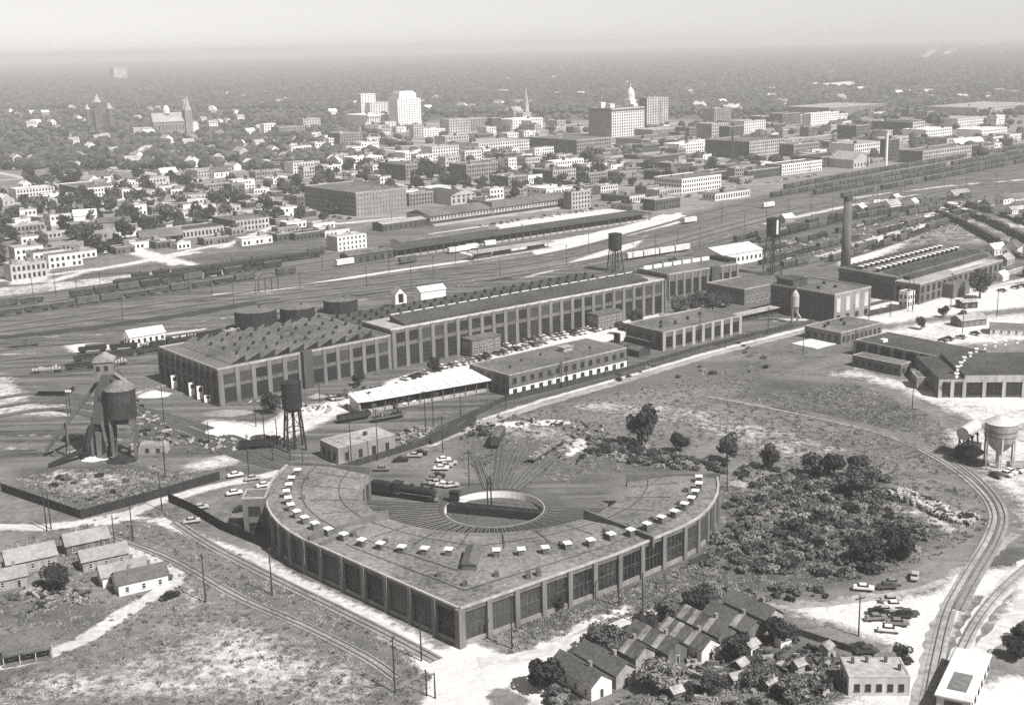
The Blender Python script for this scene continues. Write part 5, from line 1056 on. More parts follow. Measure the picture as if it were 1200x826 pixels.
for q, t_ in (((1042,741),'car_white'),((1027,727),'car_mid'),((1037,718),'car_pale'),((1048,712),'car_white'),((1057,724),'car_black'),((1052,733),'car_mid'),((1030,720),'car_black'),((1064,722),'car_dark'),((1044,706),'car_pale'),((1012,692),'car_white'),((1040,690),'car_dark'),((1046,686),'car_mid'),((1072,678),'car_pale'),((1010,762),'car_black'),((1016,766),'car_dark'),((1056,778),'car_black')): car(q, rc.uniform(-.35,.1) if q[0] != 1072 else 1.2, t_, w3, g3)
w4 = 'beside the pale dirt road past the frame houses'
car((200,701), .75, 'car_black', w4, 'cars by the frame houses'); car((191,680), .2, 'car_dark', w4, 'cars by the frame houses'); car((48,688), -.7, 'car_black', 'among the frame house yards', 'cars by the frame houses'); car((225,613), .35, 'car_pale', 'outside the dark fence near the roundhouse', 'cars by the roundhouse fence')
for q, t_ in (((275,580),'car_white'),((235,597),'car_pale'),((284,599),'car_black'),((276,559),'car_white'),((310,571),'car_white'),((296,563),'car_pale')): car(q, .4, t_, 'inside the fence by the brick tower house', 'cars inside the roundhouse fence')
lot((1098,402), (1180,386), 8, 'near the cottages right of the field', 'cars near the cottages', skip=.4); lot((1165,345), (1200,336), 5, 'beside the road right of the car shop', 'cars near the cottages', skip=.2); lot((1150,458),(1200,460),6,'against the smaller roundhouse','cars near the cottages',skip=.3); lot((1160,560),(1198,552),4,'under the storage silo','cars under the silo',skip=.1)
lot((560,266), (700,246), 30, 'behind the long freight shed', 'cars at the freight houses', skip=.25, jig=2.5); lot((605,272), (690,258), 18, 'in the freight house yard', 'cars at the freight houses', skip=.4, jig=3); lot((690,245),(760,232),14,'beside the three-storey freight office','cars at the freight houses',skip=.3,jig=3); lot((800,232),(880,214),14,'in front of the white warehouses','cars at the warehouses',skip=.3,jig=3)
lot((350,250), (420,258), 12, 'behind the big brick warehouse', 'cars at the brick warehouse', skip=.3, jig=5); lot((900,215),(960,205),12,'along the warehouse street','cars at the warehouses',skip=.3,jig=3); lot((40,305),(115,290),16,'in the scrap yard left of the depot','cars in the scrap yard',skip=.1,jig=6); lot((50,300),(120,296),14,'in the scrap yard left of the depot','cars in the scrap yard',skip=.1,jig=6)
# truck trailers on the freight yard
for q in ((532,297),(544,295),(553,293),(574,289)):
    o = thing('truck_trailer', 'white box trailer backed against the long freight shed', 'trailer', at(*q), R(30), 'trailers at the freight shed'); part('box', MB().box(-4.2,4.2,-1.3,1.3,1.2,4.2), 'box_white', o); part('wheel_truck', MB().box(2,3.6,-1.1,1.1,.05,1.2), 'tyre', o); part('landing_gear', MB().box(-3.2,-2.9,-1,1,.05,1.2), 'steel', o)
# heaps
def heap(label, px, rx, ry, h, m, seed, cat='pile'):
    r_ = random.Random(seed); p = at(*px); b = MB(); n = 18; R_ = 6; b.v.append((0,0,h))
    for k in range(1, R_+1):
        for a in range(n): an = 2*math.pi*a/n; f = k/R_; j = 1+r_.uniform(-.14,.14); b.v.append((rx*f*math.cos(an)*j, ry*f*math.sin(an)*j, h*(1-f)**1.1*(1+r_.uniform(-.2,.2))-.05*(k == R_)))
    for a in range(n): b.f.append((0, 1+a, 1+(a+1) % n)); b.m.append(0)
    for k in range(R_-1):
        for a in range(n): i = 1+k*n; b.f.append((i+a, i+n+a, i+n+(a+1) % n, i+(a+1) % n)); b.m.append(0)
    tag(link('material_pile', b.mesh('material_pile', m, True), None, p), label, cat)
heap('bright white sand pile on the cinders before the machine shop', (265,506), 9, 5, 2.6, 'sand', 1); heap('low pale sand heap beside the machine shop', (268,484), 10, 5, 1.4, 'ballast_pale', 2); heap('small white heap at the coaling tower foot', (112,537), 5, 3.5, 1.2, 'sand', 3); heap('dark coal heap beside the coaling tower', (142,540), 5, 4, 2.4, 'coal', 4); heap('pale gravel heap by the machine shop end wall', (180,463), 7, 5, 2.0, 'road_dirt', 5); heap('pale heap beside the water tower', (371,465), 4, 3, 1.4, 'ballast_pale', 6); heap('whitish rubble heap on the bank above the turntable', (600,497), 7, 4, .8, 'road_dirt', 7); heap('white rubble streak on the bank near the dark trees', (680,520), 3, 6, .6, 'road_dirt', 8); heap('pale rubble heap in the weeds behind the turntable', (645,495), 9, 4, .9, 'road_dirt', 9)
def junk_strip(label, pts, width, n, hmax, seed, name='scrap_pile', mats=('junk', 'soot', 'wood_pale', 'wood', 'junk')):
    r_ = random.Random(seed); G = smooth_line([at(*p) for p in pts], 2); N = normals(G); b = MB()
    for k in range(n):
        i = r_.randrange(len(G)); c = G[i]+N[i]*r_.uniform(-width, width)/2; s = r_.uniform(.25, 1.0); an = r_.uniform(0, 3.14); l = s*r_.uniform(.6, 2.2); z = r_.uniform(0, hmax*.4)
        d = Vector((math.cos(an), math.sin(an), r_.uniform(-.3, .3)))*l; b.bar(c-d+Vector((0,0,z+.3)), c+d+Vector((0,0,z+.5)), s*.8, r_.randrange(len(mats)))
    tag(link(name, b.mesh(name, list(mats))), label, 'scrap', kind='stuff')
junk_strip('long heap of scrap and timber beside the curving track', [(1052,578),(1085,592),(1115,606),(1140,612)], 6, 420, 2, 1); junk_strip('litter of boards and junk in the gardens behind the shotgun row', [(760,800),(840,782),(900,770),(950,790),(985,805)], 22, 380, .6, 2, 'garden_litter'); junk_strip('scattered scrap and parts beside the oil house', [(445,528),(470,515),(500,505)], 9, 260, 1.6, 3); junk_strip('stacks of parts and barrels beyond the white-roofed shed', [(300,470),(400,478),(560,440),(690,402)], 9, 240, 1.2, 4); junk_strip('scattered debris on the bank above the turntable', [(560,500),(620,492),(690,505),(660,540)], 14, 120, .6, 5); junk_strip('junk in the yards of the frame houses', [(40,690),(75,700),(100,698)], 7, 90, .8, 6); junk_strip('loose timbers and scrap around the coaling yard', [(130,470),(200,520),(280,520),(330,515)], 16, 160, .8, 7)
junk_strip('ragged junk and crates in the scrap yard by the depot', [(40,303),(80,298),(120,292)], 26, 420, 2.2, 8); junk_strip('dotted parts stacks in the storage yard behind the chimney', [(880,300),(950,290),(1040,275),(1120,255)], 60, 520, 2.4, 9)
# ------------------------------------------------------------------ trees and brush
def leaf_crown(name, seed, rx, rz, n_blob, n_leaf, leaf, m, base=.35):
    r = np.random.RandomState(seed); V = []; F = []
    bl = []
    for k in range(n_blob):
        d = r.normal(size=3); d /= np.linalg.norm(d); f = r.uniform(.3, .78); bl.append((np.array([d[0]*rx*f, d[1]*rx*f, rz*(1+base)+d[2]*rz*f]), r.uniform(.28, .48)))
    for c, s in bl:
        for _ in range(n_leaf):
            d = r.normal(size=3); d /= np.linalg.norm(d); p = c+d*np.array([rx, rx, rz])*s*r.uniform(.75, 1.08)
            u = r.normal(size=3); u -= d*np.dot(u, d)*.6; u /= np.linalg.norm(u); w_ = np.cross(d+r.normal(size=3)*.5, u); w_ /= np.linalg.norm(w_)+1e-9; l = leaf*r.uniform(.6, 1.3); i = len(V)
            V += [tuple(p-u*l), tuple(p-w_*l*.6), tuple(p+u*l), tuple(p+w_*l*.6)]; F.append((i, i+1, i+2, i+3))
    me_ = bpy.data.meshes.new(name); me_.from_pydata(V, [], F); me_.materials.append(MATS[m]); me_.update(); return me_
def trunk_mesh(h, r, seed):
    r_ = random.Random(seed); b = MB(); b.cyl(0,0,r,-.3,h,8,r*.6)
    for k in range(5): a = k*1.26+r_.uniform(-.3,.3); z = h*r_.uniform(.6,.95); b.bar((0,0,z),(h*.45*math.cos(a),h*.45*math.sin(a),z+h*.5),r*.7,0,r*.3)
    return b.mesh('trunk', 'bark')
NEAR = [(leaf_crown('crown', 31+k, 3.4, 3.0, 20, 90, .38, m_, .25), trunk_mesh(3.0, .28, k)) for k, m_ in enumerate(['leaf', 'leaf_dark', 'leaf', 'leaf_pale', 'leaf_dark'])]
BUSH = [leaf_crown('crown', 61+k, 1.8, 1.2, 9, 45, .36, m_, -.25) for k, m_ in enumerate(['leaf', 'leaf_dark', 'leaf_pale', 'weed'])]
MID = [(leaf_crown('crown', 91+k, 4.6, 4.2, 14, 26, 1.15, m_, .2), trunk_mesh(3.8, .4, 10+k)) for k, m_ in enumerate(['leaf', 'leaf_dark', 'leaf', 'leaf_dark', 'leaf'])]
rt = random.Random(77)
def tree(P, size, label, grp, protos, name='tree', tall=1.0, which=None):
    c, tr = protos[which if which is not None else rt.randrange(len(protos))]
    o = thing(name, label, 'tree', P, rt.uniform(0, 6.28), grp); o.scale = (size, size, size*tall); link('trunk', tr, o); link('crown', c, o); return o
for px, s, tl, k, lb in (((752,522), 1.55, 1.5, 1, 'tallest dark tree on the bank behind the turntable'), ((797,530), 1.0, 1.1, 1, 'dark round tree next to the tallest bank tree'), ((852,541), 1.2, 1.2, 0, 'leafy tree standing apart beyond the roundhouse end'), ((904,550), 1.15, 1.1, 0, 'lone leafy tree between field and brush'), ((952,556), 1.1, 1.0, 2, 'tree at the left edge of the brush top'), ((977,560), 1.25, 1.1, 1, 'dark tree in the upper brush'), ((1004,562), 1.2, 1.15, 1, 'dark twin tree in the upper brush'), ((1010,582), 1.6, .9, 0, 'broad tree crown at the top of the brush'), ((1052,655), 1.5, 1.0, 1, 'dark bushy tree at the lower right of the brush'), ((1015,662), 1.3, .9, 2, 'rounded tree in the lower brush'),
                        ((640,808), 1.45, .85, 1, 'wide low dark tree beside the dirt junction'), ((702,770), 1.25, .9, 0, 'spreading tree above the white shotgun house'), ((722,768), 1.2, .9, 2, 'leafy tree beside the spreading yard tree'), ((772,812), 1.15, 1.0, 3, 'pale feathery tree in front of the shotgun roofs'), ((758,745), 1.1, .8, 1, 'dark tree below the lane pole'), ((785,730), 1.1, .9, 0, 'leafy tree behind the shotgun roofs'), ((812,718), 1.1, .9, 1, 'dark tree at the upper end of the shotgun row'), ((828,716), 1.1, .9, 2, 'small tree touching the last shotgun roof'), ((862,775), 1.05, 1.0, 0, 'round tree between the shotgun gable ends'), ((915,756), 1.1, 1.0, 1, 'dark tree by the ragged garden fence'), ((890,806), 1.0, .8, 3, 'pale shrubby tree in the gardens'), ((930,822), 1.0, .8, 3, 'pale garden tree near the bottom lots'), ((835,815), .9, .8, 0, 'small garden tree below the patched roofs'),
                        ((68,692), 1.25, .9, 1, 'dark round tree in the yard of the frame houses'), ((317,484), 1.1, 1.1, 2, 'leafy tree before the machine shop bays'), ((745,385), 1.3, 1.1, 0, 'tree beside the last bays of the erecting shop'), ((728,392), 1.0, 1.0, 1, 'dark small tree beside the erecting shop lean-to'), ((797,372), 1.6, 1.0, 0, 'broad tree before the shop wing'), ((815,368), 1.7, 1.0, 2, 'tall broad tree before the shop wing bays'), ((835,366), 1.6, .95, 0, 'rounded tree beside the small brick store'), ((850,360), 1.2, .9, 1, 'dark tree touching the small brick store'), ((434,478), .9, 1.0, 2, 'little tree before the last machine shop bays'), ((508,436), 1.0, 1.0, 1, 'dark tree against the erecting shop lean-to'), ((420,452), .9, 1.0, 1, 'dark small tree under the machine shop windows'), ((1105,372), .8, 1.2, 1, 'dark conical tree beside the road'), ((1127,374), .7, 1.0, 1, 'low dark tree by the cottages'), ((1079,386), .8, 1.2, 1, 'dark conical tree at the crossroads'), ((1148,350), 2.0, 1.1, 0, 'large tree before the car shop wall'), ((1190,772), .9, .8, 1, 'dark tree right of the white-roofed garage'), ((1198,752), .8, .8, 0, 'leafy tree above the white-roofed garage'), ((1056,776), .7, .9, 0, 'small tree behind the corner store'), ((655,715), .6, 1.1, 1, 'dark bush tree against the roundhouse bays')):
    tree(at(*px), s, lb, None, NEAR, tall=tl, which=k)
# brush and weeds: masses nobody could count, scattered as instances
def scatter(name, label, cat, meshes, pts, scl, idx, seed=0, squash=None):
    protos = []
    for k, m_ in enumerate(meshes): protos.append(bpy.data.objects.new(name+'_leafage', m_))
    me_ = bpy.data.meshes.new(name); me_.from_pydata(pts, [], [])
    r_ = np.random.RandomState(seed); n = len(pts)
    for nm, ty, da in (('scl', 'FLOAT', np.array(scl, np.float32)), ('rot', 'FLOAT', r_.uniform(0, 6.28, n).astype(np.float32))):
        a = me_.attributes.new(nm, ty, 'POINT'); a.data.foreach_set('value', da)
    a = me_.attributes.new('idx', 'INT', 'POINT'); a.data.foreach_set('value', np.array(idx, np.int32))
    ng = bpy.data.node_groups.new(name, 'GeometryNodeTree'); ng.interface.new_socket('Geometry', in_out='INPUT', socket_type='NodeSocketGeometry'); ng.interface.new_socket('Geometry', in_out='OUTPUT', socket_type='NodeSocketGeometry')
    N, K = ng.nodes, ng.links; gi = N.new('NodeGroupInput'); go = N.new('NodeGroupOutput'); ip = N.new('GeometryNodeInstanceOnPoints'); jn = N.new('GeometryNodeJoinGeometry')
    for p in reversed(protos):
        oi = N.new('GeometryNodeObjectInfo'); oi.inputs['Object'].default_value = p; oi.inputs['As Instance'].default_value = True; K.new(oi.outputs['Geometry'], jn.inputs[0])
    def attr(nm, ty): q = N.new('GeometryNodeInputNamedAttribute'); q.data_type = ty; q.inputs[0].default_value = nm; return q.outputs[0]
    K.new(gi.outputs[0], ip.inputs['Points']); K.new(jn.outputs[0], ip.inputs['Instance']); ip.inputs['Pick Instance'].default_value = True; K.new(attr('idx', 'INT'), ip.inputs['Instance Index'])
    cx = N.new('ShaderNodeCombineXYZ'); K.new(attr('rot', 'FLOAT'), cx.inputs[2]); K.new(cx.outputs[0], ip.inputs['Rotation']); K.new(attr('scl', 'FLOAT'), ip.inputs['Scale']); K.new(ip.outputs[0], go.inputs[0])
    o = link(name, me_); md = o.modifiers.new('scatter', 'NODES'); md.node_group = ng; tag(o, label, cat, kind='stuff'); return o
def inside(px, poly):
    x, y = px; c = False
    for (a, b), (d, e) in zip(poly, poly[1:]+poly[:1]):
        if (b > y) != (e > y) and x < (d-a)*(y-b)/(e-b)+a: c = not c
    return c
def fill_poly(poly, n, r_, avoid=True, rad=1.5):
    G = [at(*p) for p in poly]; g2 = [(p.x, p.y) for p in G]; x0, x1, y0, y1 = min(p[0] for p in g2), max(p[0] for p in g2), min(p[1] for p in g2), max(p[1] for p in g2); out = []; tries = 0
    while len(out) < n and tries < n*12:
        tries += 1; p = (r_.uniform(x0, x1), r_.uniform(y0, y1))
        if inside(p, g2) and (not avoid or free(p[0], p[1], rad)): out.append(p)
    return out
rb_ = random.Random(9)
bp_ = fill_poly([(850,590),(900,575),(960,562),(1040,560),(1052,600),(1100,628),(1075,648),(1000,680),(930,672),(870,672),(818,664),(838,640),(850,610)], 640, rb_, False)
scatter('brush', 'dense tangled brush on the slope right of the roundhouse', 'brush', BUSH, [(x, y, -.1) for x, y in bp_], [rb_.choice([.4, .55, .7, .9, 1.25])*rb_.uniform(.8, 1.2) for _ in bp_], [rb_.choice([0, 0, 1, 2, 2, 2, 3, 3, 3]) for _ in bp_], 1)
hp = []
for poly, n in (([(690,512),(760,524),(850,546),(850,556),(740,545),(690,530)], 190), ([(860,548),(960,556),(1010,565),(950,580),(870,570)], 90), ([(540,500),(580,490),(580,510),(540,515)], 16), ([(760,740),(830,715),(850,720),(770,755)], 26), ([(690,430),(900,425),(900,435),(720,450)], 14), ([(780,805),(900,785),(980,805),(960,826),(800,826)], 48), ([(860,395),(905,425),(875,420)], 8), ([(640,795),(700,760),(720,770),(660,815)], 24), ([(430,320),(560,305),(560,300)], 1), ([(735,325),(790,305),(795,300),(740,318)], 14), ([(400,455),(470,445),(470,450),(405,470)], 10), ([(640,800),(660,815),(690,826),(640,826)], 12), ([(0,700),(60,690),(110,705),(40,720)], 16), ([(840,690),(990,690),(960,705),(860,705)], 26), ([(20,560),(200,555),(90,600)], 24)):
    hp += fill_poly(poly, n, rb_, True, .5)
scatter('shrub_growth', 'scattered shrubs along banks, fences and gardens', 'shrub', BUSH, [(x, y, -.1) for x, y in hp], [rb_.uniform(.35, 1.05) for _ in hp], [rb_.choice([0, 1, 2, 3]) for _ in hp], 2)
TUFT = []
for k in range(3):
    b = MB(); r_ = random.Random(40+k)
    for q in range(26):
        a = r_.uniform(0, 6.28); d = r_.uniform(0, .75); c = Vector((d*math.cos(a), d*math.sin(a), 0)); h_ = r_.uniform(.12, .42); a2 = r_.uniform(0, 6.28); w_ = Vector((math.cos(a2), math.sin(a2), 0))*.13; ln = Vector((r_.uniform(-.3,.3), r_.uniform(-.3,.3), h_)); b.tri(tuple(c-w_), tuple(c+w_), tuple(c+ln))
    TUFT.append(b.mesh('tuft', 'weed'))
tp = []
for poly, n in (([(0,640),(140,600),(200,600),(330,680),(540,770),(480,830),(0,830)], 2600), ([(600,765),(560,745),(840,650),(860,700),(760,715),(690,735)], 1100), ([(540,500),(700,465),(900,420),(880,455),(830,520),(700,560),(640,570),(540,560)], 1800), ([(840,560),(1000,530),(1150,580),(1160,620),(1060,670),(850,700),(800,670)], 2200), ([(850,470),(1000,450),(1100,490),(1140,560),(1000,545),(850,540)], 1800), ([(700,830),(850,770),(1000,770),(980,830)], 900), ([(10,560),(190,545),(250,560),(95,602)], 900)):
    for x, y in fill_poly(poly, n, rb_, True, .5):
        i = int(np.argmin(np.abs(np.array(ys)-y)))*nx+int(np.argmin(np.abs(np.array(xs)-x)))
        if chan['D'][i] < .55+rb_.uniform(-.2,.1) and chan['C'][i] < .6: tp.append((x, y, 0))
scatter('weeds', 'dry weeds and tussocks over the open field', 'weeds', TUFT, tp, [rb_.uniform(.5, 1.6) for _ in tp], [rb_.randrange(3) for _ in tp], 3)

# ------------------------------------------------------------------ downtown
def town_block(label, xc, yc, wl, wr, hpx, wall, roof='roof_grey', wins=True, dark=None, ang=UA, cat='building', name='town_building', par=.8, fr='frame_dark', lwins=True):
    P = at(xc, yc); L = run_m(P, ang, wr) if wr > 0 else 14; W = min(run_m(P, ang+math.pi/2, wl) if wl > 3 else L*.6, 95); W = max(W, 10); h = up_m(P, hpx)
    t = thing(name, label, cat, P, ang); part('wall', MB().box(0,L,0,W,-.1,h), wall, t); flat_roof(t, L, W, h, roof, par, 'concrete' if wall != 'whitewash' else 'whitewash')
    if dark: part('side_wall', MB().box(-.06,.02,.2,W-.2,0,h-.05), dark, t)  # left face recoloured; where darker, its shade is put into the wall colour
    if wins and h > 3.5:
        st = max(1, round(h/3.9)); fh = h/st; sp = max(3.0, 3.6/ppm(P)); n = max(1, int(L/sp)); ww = min(1.9, sp*.5)
        for s in range(st):
            win_row(t, 'front', L, W, s*fh+fh*.28, n, ww, fh*.52, 1, 2, 'glass', fr, .5)
            if wl > 3 and lwins: win_row(t, 'left', L, W, s*fh+fh*.28, max(1, int(W/sp)), ww, fh*.52, 1, 2, 'glass', fr, .5)
    clutter(t, L, W, h); claim(P, ang, L, W); return t, L, W, h
rk = random.Random(55)
def clutter(t, L, W, h):
    for k in range(rk.choice([1, 2, 2, 3])):
        n_, sx, sy, sz, m_ = rk.choice([('roof_hut', 4, 3.4, 2.8, 'brick_pale'), ('chimney', 1.1, 1.1, 2.6, 'brick'), ('roof_vent', 1.4, 1.4, 1.3, 'steel_mid'), ('skylight', 4.5, 2.2, .9, 'concrete_pale'), ('roof_tank', 2.6, 2.6, 3.4, 'wood_dark')])
        if L > 9 and W > 9: link(n_, box_mesh(n_, sx, sy, sz, m_), t, (rk.uniform(3, L-3), rk.uniform(3, W-3), h+.05))
B = 'brick'; BD = 'brick_dark'; BP = 'brick_pale'; ST = 'stucco'; WW = 'white_wall'; WS = 'whitewash'; RT = 'roof_tar'; RG = 'roof_grey'; RP = 'roof_pale'; RW = 'roof_white'
# hotel
t, L, W, h = town_block('tall pale hotel with dark cornice and many window rows', 717, 161, 27, 38, 33, WW, RG, True, BP, name='hotel')
part('cornice', MB().box(-1.4,L+1.4,-1.4,W+1.4,h-2.6,h-1.2), 'brick_dark', t)
for x, y, z in ((8, 30, 8), (16, 20, 6), (L-8, 14, 4)): part('penthouse', MB().box(x,x+9,y,y+8,h,h+z), 'white_wall', t)
t, L, W, h = town_block('white office tower with stepped crown above the downtown roofs', 467, 147, 2, 27, 30, WS, RP, True, None, name='office_tower', fr='frame_pale')
part('crown', MB().box(6,L-7,3,W-3,h,h+10).box(9,L-10,5,W-5,h+10,h+13), 'whitewash', t)
t, L, W, h = town_block('white civic hall with a long row of columns', 431, 147, 26, 32, 11, WS, RW, False, None, name='civic_hall')
for k in range(12): part('column', MB().cyl(2+k*(L-4)/11,-2.2,.9,0,h-1.5,8), 'whitewash', t)
part('portico', MB().box(0,L,-3.4,-.05,h-1.5,h+.5), 'whitewash', t)
t, L, W, h = town_block('slab of pale striped office floors beside the hotel', 758, 149, 3, 15, 34, ST, RG, True, BD, name='office_slab'); town_block('second slimmer striped office slab behind the hotel', 774, 146, 2, 9, 31, ST, RG, True, BD, name='office_slab')
# domed courthouse tower
P = at(739, 153); t = thing('courthouse', 'white domed courthouse cupola rising behind the hotel roof', 'building', P, UA); part('wall', MB().box(-16,16,-10,10,0,30), 'stucco', t); part('tower', MB().box(-6,6,-6,6,30,46), 'whitewash', t)
part('drum', MB().cyl(0,0,6.2,46,52,12), 'whitewash', t); part('dome', MB().lathe([(6.4,52),(6,56),(4.4,60),(2,63),(.6,65)], n=14), 'white_wall', t, smooth=True); part('finial', MB().cyl(0,0,.7,65,70,6,.2), 'whitewash', t)
# church with spire
P = at(617, 140); t = thing('church', 'pale church with slender tall spire', 'church', P, UA); part('nave', MB().box(-26,4,3,20,0,15), 'stucco', t); gr = gable_roof(t, 1, 1, 0, .1, 'x', 'roof_pale', 'stucco', 0); gr.location.z = -2
part('nave_roof', MB().xz([(-27,15),(4,15),(4,15.2),(-27,15.2)], 2, 21).prism([(-27,2),(4,2),(4,11.5),(-27,11.5)], 15.2, [15.3,15.3,23,23]).prism([(-27,11.5),(4,11.5),(4,21),(-27,21)], 15.2, [23,23,15.3,15.3]), 'roof_pale', t); part('tower', MB().box(-3.5,3.5,-3.5,3.5,0,26), 'stucco', t); part('spire', MB().cyl(0,0,4.2,26,58,8,.2), 'concrete', t)
for k in range(5): link('window', window_mesh(1.6, 7, 1, 2, 'glass', 'frame_pale'), t, (-24+k*5, 3, 4))
# domed twin-spired church and the towered church at the left
P = at(222, 156); t = thing('cathedral', 'large pale cathedral with two spires among the trees', 'church', P, R(25)); t.scale = (.82, .82, .82); part('nave', MB().box(-70,-5,-2,30,0,24), 'brick_pale', t); part('nave_roof', MB().prism([(-71,-3),(-4,-3),(-4,14),(-71,14)], 24, [24.5,24.5,42,42]).prism([(-71,14),(-4,14),(-4,31),(-71,31)], 24, [42,42,24.5,24.5]), 'roof_pale', t)
for y, hh in ((0, 74), (24, 68)): part('tower', MB().box(-7,7,y-7,y+7,0,46), 'brick_pale', t); part('spire', MB().cyl(0,y,7.6,46,hh,8,.3), 'concrete', t)
part('dome', MB().lathe([(7,40),(7,48),(5,53),(1,57)], -40, 14, 12), 'white_wall', t); part('wing', MB().box(-4,20,2,26,0,20), 'white_wall', t); part('low_hall', MB().box(-110,-72,0,24,0,15), 'stucco', t)
for k in range(9): link('window', window_mesh(2.4, 9, 1, 2, 'glass', 'frame_pale'), t, (-66+k*6.8, -2, 8))
P = at(117, 152); t = thing('courthouse', 'dark many-turreted stone courthouse left of the cathedral', 'building', P, R(20)); part('wall', MB().box(-18,20,0,30,0,28), 'brick_dark', t); hip_roof(t, 20, 30, 28, 12, 'shingle'); part('tower', MB().box(-6,6,-4,8,0,48), 'brick', t); part('tower_roof', MB().cyl(0,2,7.5,48,62,8,.4), 'stucco', t)
for x, y in ((-18,0),(20,0),(20,30)): part('turret', MB().cyl(x,y,4.5,0,36,10), 'brick', t); part('turret_roof', MB().cyl(x,y,5,36,46,10,.3), 'stucco', t)
for s in range(5):
    for z in (4, 12, 20): link('window', window_mesh(2.2, 4.5, 1, 2, 'glass', 'frame_pale'), t, (-14+s*7.5, 0, z))
town_block('pale seven storey hospital block on the wooded skyline', 134, 96, 4, 16, 16, ST, RP, False)
